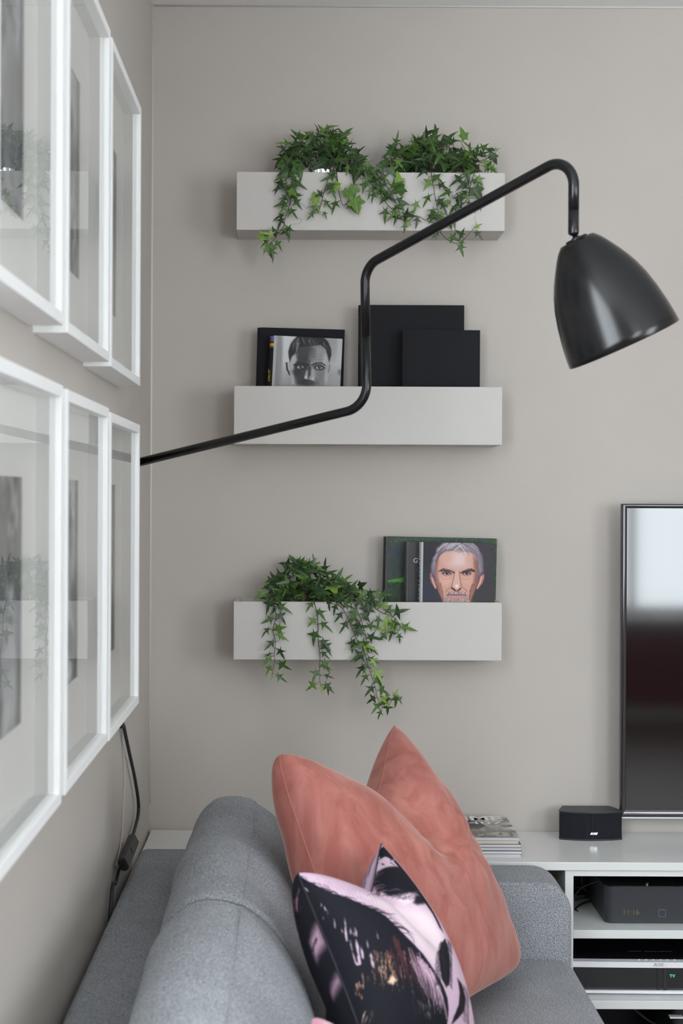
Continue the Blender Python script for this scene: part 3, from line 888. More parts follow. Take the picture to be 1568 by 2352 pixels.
# --- black and white portrait cover
def cover_bw():
    root, w, ht, sp = bkA
    cw = w - sp - 0.0035
    chh = ht
    W_ = 230; cv = Canvas(W_, int(W_ * chh / cw), (150, 150, 152))
    def q(x, y):
        return ((x - 318 + (y - 207) * 0.050) / 1120.0, (y - 207 - (x - 318) * 0.0455) / 1120.0)
    def pl(pts, g, a=1.0, s=0.015): cv.poly([q(*p) for p in pts], g if isinstance(g, tuple) else (g, g, g + 1), a, s)
    def bl(x, y, rx, ry, g, a=1.0, s=0.6, rot=0): 
        u, v = q(x, y); cv.blob(u, v, rx / 1120, ry / 1120, (g, g, g + 1), a, s, rot)
    def ln(pts, wd, g, a=1.0, w1=None, s=0.006): cv.line([q(*p) for p in pts], wd / 1120, (g, g, g + 1), a, None if w1 is None else w1 / 1120, s)
    # blurred background
    bl(500, 500, 150, 420, 200, 1.0, 0.6); bl(560, 280, 200, 160, 205, 0.9, 0.7)
    bl(390, 620, 60, 600, 120, 0.75, 0.8); bl(300, 700, 40, 700, 175, 0.8, 0.5)
    bl(1350, 600, 130, 500, 190, 0.8, 0.8); bl(1290, 350, 60, 260, 135, 0.5, 0.8); bl(1390, 810, 40, 50, 60, 0.7, 0.8)
    bl(1320, 900, 150, 160, 150, 0.6, 0.9); bl(480, 900, 120, 200, 150, 0.5, 0.9)
    # ears
    pl([(505, 640), (560, 640), (590, 720), (595, 870), (560, 850), (515, 760)], 150); ln([(520, 660), (530, 760), (570, 850)], 28, 50, 0.9); ln([(545, 660), (565, 760)], 20, 190, 0.8)
    pl([(1190, 690), (1240, 680), (1240, 740), (1205, 840), (1180, 850)], 165); ln([(1225, 690), (1215, 760), (1195, 820)], 12, 80, 0.8)
    # neck, jaw, face
    pl([(590, 560), (610, 420), (720, 300), (900, 270), (1080, 300), (1180, 420), (1205, 600), (1195, 800), (1150, 960), (1100, 1150), (950, 1300), (800, 1300), (680, 1150), (600, 1000), (580, 800)], 140, 1.0, 0.02)
    # dark side of the face, light edge
    pl([(690, 340), (930, 320), (900, 520), (880, 700), (860, 880), (870, 1010), (700, 1010), (630, 850), (640, 720), (680, 600)], 62, 0.95, 0.07)
    pl([(590, 560), (650, 500), (690, 600), (650, 680), (630, 800), (650, 1010), (600, 1010), (578, 800)], 175, 0.95, 0.03)
    bl(1060, 480, 110, 130, 150, 0.8, 0.9); bl(1150, 640, 45, 130, 190, 0.7, 0.9); bl(940, 480, 60, 120, 95, 0.7, 0.9); bl(800, 420, 120, 100, 72, 0.8, 0.9)
    bl(1080, 840, 90, 90, 120, 0.7, 0.9); bl(1165, 880, 30, 120, 185, 0.7, 0.9); bl(1010, 960, 100, 60, 120, 0.6, 0.9)
    # brow furrows and brows
    ln([(640, 690), (700, 655), (790, 660), (880, 690)], 26, 48, 0.85, 34); ln([(930, 690), (1000, 660), (1090, 655), (1150, 690)], 34, 60, 0.8, 22)
    ln([(700, 670), (780, 668)], 8, 120, 0.6); ln([(900, 610), (890, 700)], 16, 60, 0.7); ln([(960, 560), (1120, 540)], 8, 100, 0.6); ln([(980, 600), (1140, 590)], 8, 105, 0.6); ln([(1000, 510), (1130, 500)], 6, 115, 0.6)
    # eyes
    for cx, cy, d in ((745, 715, 0), (1050, 728, 1)):
        bl(cx, cy, 95, 44, 45, 0.85, 0.7)
        pl([(cx - 62, cy + 6), (cx - 30, cy - 24), (cx + 20, cy - 26), (cx + 66, cy + 4), (cx + 30, cy + 24), (cx - 25, cy + 28)], 150 if not d else 170, 0.95, 0.012)
        bl(cx + 5, cy - 4, 26, 26, 40, 1.0, 0.4); bl(cx + 12, cy - 12, 6, 6, 215, 1.0, 0.5)
        ln([(cx - 72, cy + 2), (cx - 30, cy - 30), (cx + 22, cy - 32), (cx + 76, cy + 2)], 12, 25, 0.9)
        ln([(cx - 60, cy + 34), (cx + 10, cy + 44), (cx + 70, cy + 24)], 8, 60, 0.6)
    bl(715, 735, 22, 12, 205, 0.8, 0.8)
    bl(690, 800, 80, 60, 55, 0.7, 0.9)
    # nose
    pl([(930, 700), (980, 800), (985, 900), (930, 940), (900, 800)], 170, 0.8, 0.04); pl([(880, 700), (925, 720), (910, 860), (870, 900), (860, 780)], 40, 0.7, 0.03)
    pl([(840, 780), (870, 770), (865, 870), (850, 925), (812, 910), (815, 860)], 170, 0.85, 0.02); bl(835, 895, 22, 25, 205, 0.8, 0.9); bl(945, 920, 30, 28, 195, 0.8, 0.9)
    ln([(815, 930), (870, 945), (940, 950)], 14, 35, 0.85); ln([(990, 900), (1040, 980), (1060, 1040)], 10, 80, 0.6)
    # stubble, mouth
    bl(850, 985, 140, 45, 55, 0.8, 0.8); ln([(740, 1060), (850, 1050), (980, 1065)], 18, 35, 0.9); bl(850, 1120, 190, 90, 70, 0.6, 0.9)
    # hair
    pl([(555, 560), (548, 470), (575, 370), (640, 270), (700, 215), (850, 190), (1000, 195), (1120, 230), (1200, 310), (1245, 430), (1250, 520), (1215, 640), (1195, 560), (1160, 430), (1080, 360), (980, 370), (860, 380), (740, 400), (690, 480), (640, 520), (600, 560), (575, 650)], 45, 1.0, 0.02)
    rs = random.Random(3)
    for i in range(110):
        x = rs.uniform(570, 1220); 
        t = (x - 570) / 650
        y0 = 250 + 260 * abs(t - 0.45) ** 1.3 + rs.uniform(-20, 80)
        g = rs.choice([25, 35, 60, 85, 120, 150])
        dx = rs.uniform(20, 60) * (1 if x > 760 else -0.6); dy = rs.uniform(30, 90)
        ln([(x, y0 - 30), (x + dx * 0.5, y0 + dy * 0.3), (x + dx, y0 + dy)], rs.uniform(4, 9), g, 0.5, 2, 0.004)
    for i in range(25):
        x = rs.uniform(680, 730); y = rs.uniform(250, 420)
        ln([(x, y), (x - 30, y + 90)], 6, 165, 0.45, 2)
    xf = frame_xf((-w + sp + 0.0035, -0.0004, ht - 0.0003), (1, 0, 0), (0, 0, 1))
    print_sheet('cover_print', cv, xf, cw, chh - 0.0006, m_print, root, 0.62)
    # rainbow stripes over the spine
    for (z0, z1, col) in ((0.000, 0.0075, (0.035, 0.12, 0.33, 1)), (0.0075, 0.0135, (0.33, 0.02, 0.03, 1)), (0.0165, 0.0225, (0.55, 0.36, 0.02, 1)), (0.0225, 0.0265, (0.02, 0.14, 0.04, 1))):
        m = mat('spine_stripe', col, 0.5)
        v = []; f = []; n = 8
        for i in range(n + 1):
            an = math.pi * 0.55 * i / n
            x = -w + sp - (sp + 0.0003) * math.sin(an); y = 0.011 - 0.0113 * math.cos(an)
            v += [(x, y, ht - z1 - 0.0015), (x, y, ht - z0 - 0.0015)]
        v = [(-w + sp + 0.0035, -0.0004, ht - z1 - 0.0015), (-w + sp + 0.0035, -0.0004, ht - z0 - 0.0015)] + v
        f = [(2 * i, 2 * i + 1, 2 * i + 3, 2 * i + 2) for i in range(n + 1)]
        mesh('spine_stripe', v, f, m, root)
    text_mesh('spine_lettering', 'OUT', 0.0085, m_ink_yellow, frame_xf((-w + 0.0025, 0.0018, ht - 0.093), (0, 0, 1), (-0.8, 0.6, 0)), root, shear=0.3, sx=1.5, bold=0.0002)
cover_bw()

# --- colour portrait cover
def cover_colour():
    root, w, ht, sp = bkF
    cw = w - sp - 0.003
    W_ = 240; cv = Canvas(W_, int(W_ * ht / cw), (58, 58, 66))
    cv.blob(0.85, 0.35, 0.5, 0.7, (66, 62, 66), 0.8, 1.0); cv.blob(0.1, 0.8, 0.3, 0.5, (54, 58, 70), 0.8, 1.0); cv.blob(0.1, 0.1, 0.2, 0.3, (48, 46, 52), 0.8, 1.0)
    def q(x, y): return ((x - 60) / 1355.0, (y - 105 - (x - 60) * 0.0148) / 1355.0)
    def pl(pts, c, a=1.0, s=0.012): cv.poly([q(*p) for p in pts], c, a, s)
    def bl(x, y, rx, ry, c, a=1.0, s=0.6, rot=0):
        u, v = q(x, y); cv.blob(u, v, rx / 1355, ry / 1355, c, a, s, rot)
    def ln(pts, wd, c, a=1.0, w1=None, s=0.005): cv.line([q(*p) for p in pts], wd / 1355, c, a, None if w1 is None else w1 / 1355, s)
    skin = (205, 158, 145)
    # neck and ears
    pl([(430, 1100), (980, 1100), (1010, 1400), (420, 1400)], (110, 82, 76), 1.0, 0.03)
    pl([(195, 690), (225, 690), (250, 760), (300, 850), (325, 985), (290, 985), (225, 870), (195, 780)], (165, 110, 108)); ln([(235, 780), (260, 860), (305, 960)], 26, (222, 172, 165), 0.9)
    pl([(1210, 700), (1215, 780), (1180, 880), (1090, 995), (1065, 980), (1110, 850), (1140, 740)], (188, 125, 118)); ln([(1165, 760), (1140, 860), (1090, 965)], 26, (226, 175, 165), 0.8)
    # hair behind
    pl([(215, 690), (210, 540), (250, 400), (330, 280), (300, 220), (380, 180), (420, 110), (560, 95), (800, 95), (950, 105), (1060, 170), (1100, 240), (1170, 350), (1190, 480), (1200, 660), (1130, 740), (1080, 900), (320, 900), (260, 740)], (120, 110, 122), 1.0, 0.03)
    # face
    pl([(300, 560), (330, 430), (430, 310), (600, 270), (800, 285), (960, 300), (1040, 380), (1080, 520), (1100, 720), (1080, 880), (1030, 1040), (960, 1230), (900, 1400), (520, 1400), (440, 1200), (360, 1040), (310, 860), (295, 700)], skin, 1.0, 0.015)
    bl(720, 430, 240, 150, (226, 200, 196), 0.9, 1.0); bl(500, 400, 130, 100, (214, 165, 152), 0.7, 1.0); bl(950, 430, 100, 110, (205, 155, 142), 0.6, 1.0)
    bl(500, 830, 110, 90, (222, 172, 158), 0.9, 1.0); bl(900, 830, 110, 90, (214, 164, 150), 0.9, 1.0)
    # shaded temples and cheeks
    pl([(1010, 380), (1080, 480), (1110, 740), (1080, 900), (1020, 1060), (1000, 1240), (930, 1300), (975, 1050), (1020, 850), (1040, 680), (1020, 520)], (112, 72, 64), 0.75, 0.05)
    pl([(300, 480), (350, 420), (330, 600), (335, 760), (390, 950), (450, 1220), (400, 1150), (330, 960), (300, 800)], (118, 72, 66), 0.7, 0.04)
    ln([(1000, 900), (960, 1020), (940, 1180)], 36, (120, 74, 60), 0.55); ln([(390, 880), (430, 1040), (450, 1180)], 30, (130, 82, 70), 0.55)
    # nose
    ln([(655, 660), (640, 800), (605, 920)], 22, (120, 72, 62), 0.7, 14); ln([(745, 660), (760, 800), (785, 910)], 22, (120, 72, 62), 0.6, 14)
    pl([(665, 640), (735, 640), (760, 900), (700, 985), (630, 900)], (222, 178, 166), 0.8, 0.03); bl(703, 935, 34, 34, (240, 222, 216), 0.9, 0.9)
    pl([(595, 930), (620, 960), (660, 985), (700, 1025), (750, 985), (785, 950), (790, 900), (780, 990), (715, 1040), (690, 1040), (605, 985)], (52, 30, 32), 0.95, 0.012)
    # brows and eyes
    pl([(345, 660), (400, 620), (440, 600), (560, 625), (655, 670), (655, 700), (600, 660), (520, 650), (420, 655)], (48, 36, 38), 0.95, 0.012)
    pl([(750, 690), (800, 655), (900, 610), (980, 600), (1040, 640), (1030, 670), (980, 655), (880, 655), (790, 680)], (46, 34, 36), 0.95, 0.012)
    for i in range(16):
        x = 410 + i * 11; ln([(x, 636 - (i % 4) * 4), (x + 22, 616)], 6, (175, 165, 168), 0.6, 2)
        x = 840 + i * 11; ln([(x, 640 - i), (x + 20, 618 - i)], 6, (170, 160, 165), 0.6, 2)
    for cx in (510, 880):
        bl(cx, 690, 90, 34, (70, 42, 44), 0.8, 0.6)
        pl([(cx - 62, 700), (cx - 20, 668), (cx + 30, 668), (cx + 66, 700), (cx + 20, 718), (cx - 25, 718)], (205, 180, 182), 0.95, 0.01)
        bl(cx + 5, 688, 30, 28, (38, 26, 28), 1.0, 0.4); bl(cx + 10, 678, 6, 6, (225, 225, 235), 1.0, 0.5)
        ln([(cx - 70, 702), (cx - 20, 664), (cx + 30, 664), (cx + 74, 700)], 10, (30, 20, 22), 0.95)
        ln([(cx - 60, 730), (cx, 745), (cx + 70, 730)], 8, (140, 92, 86), 0.6); ln([(cx - 80, 790), (cx, 810), (cx + 80, 785)], 8, (165, 115, 105), 0.5)
    # smile lines
    ln([(590, 960), (530, 1000), (495, 1050)], 12, (135, 88, 78), 0.7); ln([(800, 950), (870, 1000), (905, 1050)], 12, (130, 84, 74), 0.7)
    # goatee and mouth
    pl([(500, 1090), (560, 1040), (700, 1040), (850, 1050), (905, 1100), (930, 1200), (940, 1400), (480, 1400), (470, 1200)], (168, 140, 134), 0.85, 0.04)
    rs = random.Random(9)
    for i in range(260):
        x = rs.uniform(475, 930); y = rs.uniform(1150, 1330)
        g = rs.choice([(225, 220, 222), (205, 198, 200), (110, 88, 84), (70, 52, 50)])
        ln([(x, y), (x + (x - 700) * 0.06, y + rs.uniform(25, 55))], 7, g, 0.6, 2, 0.004)
    for i in range(70):
        x = rs.uniform(520, 890); g = rs.choice([(215, 208, 210), (60, 46, 46), (190, 180, 182)])
        ln([(x, 1035 + abs(x - 700) * 0.12), (x + (x - 700) * 0.08, 1085 + abs(x - 700) * 0.16)], 7, g, 0.6, 2, 0.004)
    pl([(540, 1105), (640, 1095), (700, 1105), (760, 1095), (870, 1100), (800, 1140), (700, 1160), (620, 1145)], (205, 138, 145), 0.95, 0.014)
    ln([(515, 1095), (600, 1098), (700, 1104), (800, 1096), (885, 1105)], 12, (60, 34, 38), 0.9)
    # hair strands
    for i in range(170):
        t = rs.random()
        x0 = 340 + 720 * t; y0 = 110 + rs.uniform(0, 60)
        if t < 0.55: pts = [(x0 + 120, y0), (x0 + 10, y0 + 60), (x0 - 70, y0 + 150)]
        else: pts = [(x0 - 60, y0), (x0 + 40, y0 + 80), (x0 + 90, y0 + 190)]
        g = rs.choice([(205, 195, 205), (185, 172, 186), (160, 148, 160), (70, 60, 66), (226, 218, 226)])
        ln(pts, rs.uniform(5, 12), g, 0.55, 2, 0.004)
    for i in range(70):
        y0 = rs.uniform(300, 640)
        ln([(330 - (y0 - 300) * 0.2, y0), (255 + rs.uniform(-30, 20), y0 + 110)], 8, rs.choice([(150, 140, 165), (110, 98, 118), (185, 175, 195)]), 0.5, 2)
        ln([(1070 + (y0 - 300) * 0.18, y0), (1150 + rs.uniform(-25, 20), y0 + 110)], 8, rs.choice([(150, 140, 160), (95, 84, 98), (180, 170, 186)]), 0.5, 2)
    ln([(300, 470), (370, 340), (480, 255), (620, 250)], 22, (60, 42, 44), 0.6, 10); ln([(640, 270), (740, 300), (860, 270), (1000, 300)], 12, (150, 100, 96), 0.5)
    # small mark in the top right corner
    ln([(1300, 260), (1330, 230), (1350, 255), (1390, 228)], 8, (30, 30, 34), 0.7)
    xf = frame_xf((-w + sp + 0.0030, -0.0004, ht - 0.0003), (1, 0, 0), (0, 0, 1))
    print_sheet('cover_print', cv, xf, cw, ht - 0.0006, m_print, root, 0.62)
    text_mesh('spine_lettering', 'DAMON', 0.0125, m_ink_black, frame_xf((-w + 0.0016, 0.0035, ht - 0.090), (0, 0, -1), (0.75, -0.66, 0)), root, sx=2.05, spacing=1.05, bold=0.0001)
cover_colour()

# --- forest landscape cover
def cover_forest():
    root, w, ht, sp = bkD
    cw = w - sp - 0.004
    W_ = 220; cv = Canvas(W_, int(W_ * ht / cw), (64, 76, 66))
    # visible: left 55 px strip, the top edge and the right edge
    s = 1 / 254.0
    for i, (y, col) in enumerate(((0.02, (72, 80, 80)), (0.10, (68, 73, 82)), (0.20, (62, 76, 70)), (0.30, (66, 74, 78)), (0.38, (62, 76, 64)), (0.52, (62, 80, 60)), (0.62, (58, 72, 58)))):
        cv.poly([(0, y), (1, y - 0.01), (1, 1.4), (0, 1.4)], col, 0.9, 0.05)
    rs = random.Random(12)
    for i in range(420):
        x = rs.random(); y = rs.uniform(0, 0.62)
        c = rs.choice([(58, 74, 54), (44, 54, 50), (66, 84, 58), (50, 56, 62), (62, 68, 56)])
        if 0.16 < y < 0.22 and rs.random() < 0.5: c = (104, 92, 58)
        if 0.33 < y < 0.37 and rs.random() < 0.5: c = (98, 88, 58)
        h = rs.uniform(0.012, 0.035)
        cv.poly([(x - h * 0.35, y + h), (x, y - h * 0.4), (x + h * 0.35, y + h)], c, 0.5, 0.012)
    for i in range(160):
        x = rs.random(); y = rs.uniform(0, 0.05)
        cv.blob(x, y, 0.008, 0.010, rs.choice([(66, 96, 62), (52, 72, 56), (78, 110, 70)]), 0.6, 0.8)
        x = rs.uniform(0.96, 1.0); y = rs.uniform(0, 0.6)
        cv.blob(x, y, 0.012, 0.016, rs.choice([(66, 104, 58), (52, 84, 50), (78, 118, 68)]), 0.6, 0.8)
    cv.poly([(0, 0.405), (0.08, 0.385), (0.18, 0.365), (0.26, 0.37), (0.22, 0.41), (0.14, 0.42), (0.06, 0.415), (0, 0.42)], (88, 150, 60), 1.0, 0.01)
    cv.poly([(0.14, 0.42), (0.20, 0.40), (0.19, 0.44)], (88, 150, 60), 0.9, 0.008)
    cv.poly([(0.178, 0.352), (0.235, 0.350), (0.24, 0.372), (0.170, 0.374)], (62, 130, 96), 1.0, 0.005)
    cv.poly([(0.176, 0.374), (0.225, 0.373), (0.222, 0.405), (0.178, 0.404)], (110, 48, 60), 1.0, 0.005)
    for i in range(60):
        x = rs.uniform(0, 0.3); y = rs.uniform(0.425, 0.47)
        cv.blob(x, y, 0.010, 0.018, rs.choice([(48, 70, 46), (56, 84, 50), (44, 60, 46)]), 0.8, 0.6)
    xf = frame_xf((-w + sp + 0.0040, -0.0004, ht - 0.0003), (1, 0, 0), (0, 0, 1))
    print_sheet('cover_print', cv, xf, cw, ht - 0.0006, m_print, root, 0.66)
cover_forest()

root, w, ht, sp = bkE
kk = 3.262 / F
def on_E(px, py):
    p = P(px, py, 3.2615); return (p.x - root.location.x, -0.0004, p.z - root.location.z)
text_mesh('cover_lettering', 'Gl', 15.5 * kk, m_ink_white, frame_xf(on_E(947.0, 1289), (1, 0, 0), (0, 0, 1)), root, align='LEFT')
text_mesh('cover_lettering', 'Jo', 11.5 * kk, m_ink_blue, frame_xf(on_E(953.5, 1310), (1, 0, 0), (0, 0, 1)), root, align='LEFT')
for i in range(16):
    p = on_E(928.5, 1303 + i * 4.3)
    box('spine_mark', -w + 0.0010, -w + 0.0022, 0.0028, 0.0036, p[2] - 0.0012, p[2], m_ink_grey, root)

# ------------------------------------------------------------------ ivy
def leaf_mat(name, c, cv):
    m = mat(name, c, 0.42, spec=0.4)
    nt, N, L, p = nodes(m)
    tc = N.new('ShaderNodeTexCoord')
    sx = N.new('ShaderNodeSeparateXYZ'); L.new(tc.outputs['Object'], sx.inputs[0])
    ab = N.new('ShaderNodeMath'); ab.operation = 'ABSOLUTE'; L.new(sx.outputs['X'], ab.inputs[0])
    mr = N.new('ShaderNodeMapRange'); mr.inputs['From Min'].default_value = 0.012; mr.inputs['From Max'].default_value = 0.035
    mr.inputs['To Min'].default_value = 1; mr.inputs['To Max'].default_value = 0
    L.new(ab.outputs[0], mr.inputs['Value'])
    n = N.new('ShaderNodeTexNoise'); n.inputs['Scale'].default_value = 5; L.new(tc.outputs['Object'], n.inputs['Vector'])
    rr = N.new('ShaderNodeValToRGB'); rr.color_ramp.elements[0].color = sc(c, 0.72); rr.color_ramp.elements[1].color = sc(c, 1.3)
    rr.color_ramp.elements[0].position = 0.3; rr.color_ramp.elements[1].position = 0.7
    L.new(n.outputs['Fac'], rr.inputs['Fac'])
    mx = N.new('ShaderNodeMix'); mx.data_type = 'RGBA'
    L.new(mr.outputs['Result'], mx.inputs['Factor']); L.new(rr.outputs['Color'], mx.inputs['A']); mx.inputs['B'].default_value = cv
    L.new(mx.outputs['Result'], p.inputs['Base Color'])
    return m
LM = [leaf_mat('ivy_leaf_dark', (0.018, 0.046, 0.011, 1), (0.060, 0.110, 0.032, 1)),
      leaf_mat('ivy_leaf_green', (0.038, 0.092, 0.015, 1), (0.090, 0.165, 0.040, 1)),
      leaf_mat('ivy_leaf_fresh', (0.085, 0.170, 0.024, 1), (0.15, 0.26, 0.05, 1)),
      leaf_mat('ivy_leaf_young', (0.17, 0.28, 0.040, 1), (0.24, 0.36, 0.07, 1))]

def leaf_mesh(shape, m, curl):
    """five-lobed ivy leaf, stalk joint at the origin, tip at y = 1"""
    if shape == 0:   # slim needlepoint leaf
        R = [(0.06, -0.03), (0.27, -0.20), (0.13, 0.05), (0.28, 0.19), (0.58, 0.37), (0.31, 0.31), (0.105, 0.31), (0.115, 0.54), (0.065, 0.80)]
    elif shape == 1: # swept lobes
        R = [(0.08, -0.04), (0.26, -0.26), (0.16, 0.04), (0.34, 0.12), (0.66, 0.22), (0.36, 0.28), (0.13, 0.32), (0.13, 0.55), (0.06, 0.80)]
    else:            # broad young leaf
        R = [(0.12, -0.06), (0.34, -0.12), (0.34, 0.06), (0.44, 0.18), (0.62, 0.36), (0.44, 0.42), (0.27, 0.45), (0.24, 0.62), (0.13, 0.82)]
    cen = [(0, 0.0), (0, 0.16), (0, 0.34), (0, 0.56), (0, 0.80), (0, 1.0)]
    def z(x, y): return 0.22 * abs(x) - curl * (y * y * 0.5 + x * x * 0.6)
    v = []; f = []
    for x, y in cen: v.append((x, y, z(x, y)))
    for sgn in (1, -1):
        b = len(v)
        for x, y in R: v.append((sgn * x, y, z(x, y)))
        fs = [(0, b, b + 1, b + 2), (0, b + 2, 1), (1, b + 2, b + 3, b + 6), (b + 3, b + 4, b + 5), (b + 3, b + 5, b + 6), (1, b + 6, 2), (2, b + 6, b + 7, 3), (3, b + 7, b + 8, 4), (4, b + 8, 5)]
        for q in fs: f.append(q if sgn == 1 else tuple(reversed(q)))
    me = bpy.data.meshes.new('leaf')
    me.from_pydata(v, [], f); me.materials.append(m); me.shade_smooth()
    return me
LEAVES = {(s, c, k): leaf_mesh(s, LM[c], (0.15, 0.55, 0.95)[k]) for s in range(3) for c in range(4) for k in range(3)}
MAXLEAF = 296

class Plant:
    def __init__(s, label, base, seed):
        s.root = thing('potted_ivy', label, 'ivy', base, 'trailing ivies on the shelves')
        s.org = Vector(base); s.rs = random.Random(seed); s.n = 0
    def leaf(s, pos, tip, nrm, size, col=None, shape=None):
        rs = s.rs
        if s.n >= MAXLEAF: return
        s.n += 1
        tip = Vector(tip).normalized(); nrm = Vector(nrm)
        zax = (nrm - tip * nrm.dot(tip))
        if zax.length < 1e-4: zax = tip.orthogonal()
        zax.normalize(); xax = tip.cross(zax)
        if col is None: col = rs.choices([0, 1, 2, 3], [0.42, 0.42, 0.13, 0.03])[0]
        if shape is None: shape = rs.choices([0, 1, 2], [0.55, 0.38, 0.07])[0]
        o = bpy.data.objects.new('leaf', LEAVES[(shape, col, rs.randrange(3))])
        C.objects.link(o)
        m = Matrix((xax, tip, zax)).transposed().to_4x4()
        w = rs.uniform(0.66, 0.95)
        m = Matrix.Translation(Vector(pos) - s.org) @ m @ Matrix.Diagonal((size * w, size, size, 1))
        o.parent = s.root
        o.matrix_basis = m
    def vine(s, pts, r=0.0011, leaves=True, start=0.0, spacing=0.0135, size=(0.021, 0.031), taper=0.5, flat=True, young_tip=True):
        rs = s.rs
        pp = smooth_path(pts, 6)
        n = len(pp)
        tube('vine', pp, [r * (1 - taper * i / n) for i in range(n)], m_stem, s.root, 6)
        if not leaves: return
        L = [0.0]
        for i in range(1, n): L.append(L[-1] + (pp[i] - pp[i - 1]).length)
        d = start + rs.uniform(0, spacing * 0.5); side = rs.choice([1, -1])
        while d < L[-1]:
            i = next(k for k in range(n) if L[k] >= d)
            p = pp[i]; t = (pp[min(i + 1, n - 1)] - pp[max(i - 1, 0)]).normalized()
            out = Vector((0, -1, 0))
            lat = t.cross(out).normalized() * side
            st = (lat * rs.uniform(0.5, 1.0) + out * rs.uniform(0.15, 0.7) + Vector((0, 0, rs.uniform(-0.2, 0.4)))).normalized()
            pl = rs.uniform(0.005, 0.014)
            q = p + st * pl
            tip = (lat * rs.uniform(0.25, 1.1) + Vector((0, 0, -1)) * rs.uniform(0.1, 1.0) + t * rs.uniform(-0.1, 0.4) + out * rs.uniform(-0.1, 0.35))
            nrm = out + Vector((rs.uniform(-0.5, 0.5), 0, rs.uniform(-0.1, 0.7)))
            sz = rs.uniform(*size) * 1.18
            if d > L[-1] * 0.85: sz *= 0.85
            s.leaf(q, tip, nrm, sz)
            tube('leaf_stalk', [p, p + st * pl * 0.6 + Vector((0, 0, 0.001)), q], 0.0005, m_petiole, s.root, 5)
            side = -side if rs.random() < 0.85 else side
            d += spacing * rs.uniform(0.6, 1.4)
        if young_tip:
            t = (pp[-1] - pp[-3]).normalized()
            s.leaf(pp[-1], t + Vector((0, -0.2, -0.3)), (0.1, -1, 0.3), rs.uniform(0.014, 0.02), 3 if rs.random() < 0.6 else 2)
    def clump(s, cx, cy, rx, ry, y0, y1, n, size=(0.021, 0.033), floor=None, bias=0.0):
        """dome of leaves over the pot; pixel ellipse (upper half), depth y0..y1"""
        rs = s.rs
        cz = P(cx, cy, (y0 + y1) / 2)
        k = (y0 + y1) / 2 / F
        for i in range(n):
            th = rs.uniform(0, math.pi); rr = rs.random() ** 0.45
            ph = rs.uniform(-1, 1)
            ym = (y0 + y1) / 2 + ph * (y1 - y0) / 2 * math.sqrt(max(0.05, 1 - (rr * 0.8) ** 2))
            dx = math.cos(th) * rr * rx; dz = math.sin(th) * rr * ry
            pos = Vector((cz.x + dx * k, ym, cz.z + dz * k))
            radial = Vector((dx / rx, ph * 0.6 - 0.15, dz / ry * 0.8))
            tip = radial * (0.75 if rs.random() < 0.35 else 0.35) + Vector((rs.uniform(-0.9, 0.9), rs.uniform(-0.5, 0.1), rs.uniform(-0.9, 0.30)))
            nrm = Vector((rs.uniform(-0.5, 0.5), -0.9, 0.40 + rs.uniform(-0.4, 0.4)))
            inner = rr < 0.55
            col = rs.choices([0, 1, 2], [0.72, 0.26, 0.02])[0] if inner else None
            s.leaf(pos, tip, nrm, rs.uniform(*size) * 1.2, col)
    def sprigs(s, cx, cy, n, rx, ry, y, top):
        """short stems rising out of the pot"""
        rs = s.rs
        b = P(cx, top, y)
        for i in range(n):
            a = rs.uniform(0.1, math.pi - 0.1)
            e = P(cx + math.cos(a) * rx * rs.uniform(0.4, 0.95), cy - math.sin(a) * ry * rs.uniform(0.4, 0.95), y + rs.uniform(-0.03, 0.02))
            m_ = (b + e) / 2 + Vector((0, 0, 0.02))
            s.vine([b + Vector((rs.uniform(-0.02, 0.02), rs.uniform(-0.02, 0.02), -0.01)), m_, e], 0.0009, False, young_tip=False)
    def tendril(s, pts):
        tube('tendril', smooth_path(pts, 5), 0.00028, m_stem, s.root, 5)

def pot(pl, c, z0, z1, r, m):
    t = 0.0025
    lathe('pot', [(0.0, z0), (r * 0.82, z0), (r * 0.9, z0 + 0.4 * (z1 - z0)), (r, z1 - 0.012), (r + 0.0015, z1 - 0.006), (r + 0.0015, z1), (r - t, z1), (r - t, z1 - 0.012), (r * 0.9 - t, z0 + 0.3 * (z1 - z0))], m, pl.root, 40, Matrix.Translation((c.x, c.y, 0)))
    lathe('soil', [(0.0, z1 - 0.008), (r * 0.5, z1 - 0.007), (r - t, z1 - 0.012)], m_soil, pl.root, 24, Matrix.Translation((c.x, c.y, 0)))

VF = SY - 0.010           # depth at which vines hang in front of the boxes
def zm(ox, oy, s):
    return lambda pts, ys: [P(x / s + ox, y / s + oy, yy) for (x, y), yy in zip(pts, ys if isinstance(ys, list) else [ys] * len(pts))]
za = zm(540, 270, 4.9); zbb = zm(840, 270, 4.612); zc = zm(520, 1250, 3.564)

# highest shelf, left plant
z0 = sh1[3] + 0.0122
c = P(735, 388, 3.272)
pl = Plant('dense ivy in a shiny steel pot at the left of the highest shelf', (c.x, c.y, z0), 11)
pot(pl, c, z0, P(735, 383, 3.23).z, 0.0445, m_steel)
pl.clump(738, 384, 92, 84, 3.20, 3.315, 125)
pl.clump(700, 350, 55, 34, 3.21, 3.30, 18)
pl.sprigs(738, 384, 9, 85, 75, 3.27, 384)
pl.vine(za([(660, 400), (620, 520), (580, 680), (560, 790), (600, 900), (620, 960), (570, 1100), (540, 1230), (440, 1360), (380, 1440), (350, 1480)], [3.24, 3.215] + [VF] * 9), start=0.02, spacing=0.0105)
pl.vine(za([(680, 430), (640, 600), (640, 760), (620, 900), (600, 1050)], [3.235, 3.205] + [VF] * 3), start=0.02, spacing=0.0115)
pl.leaf(P(617, 562, VF), (0.35, -0.2, -1), (0.1, -1, 0.2), 0.033, 2, 2)
pl.leaf(P(606, 551, VF), (-0.3, -0.1, 1), (0.0, -1, 0.2), 0.027, 3, 2)
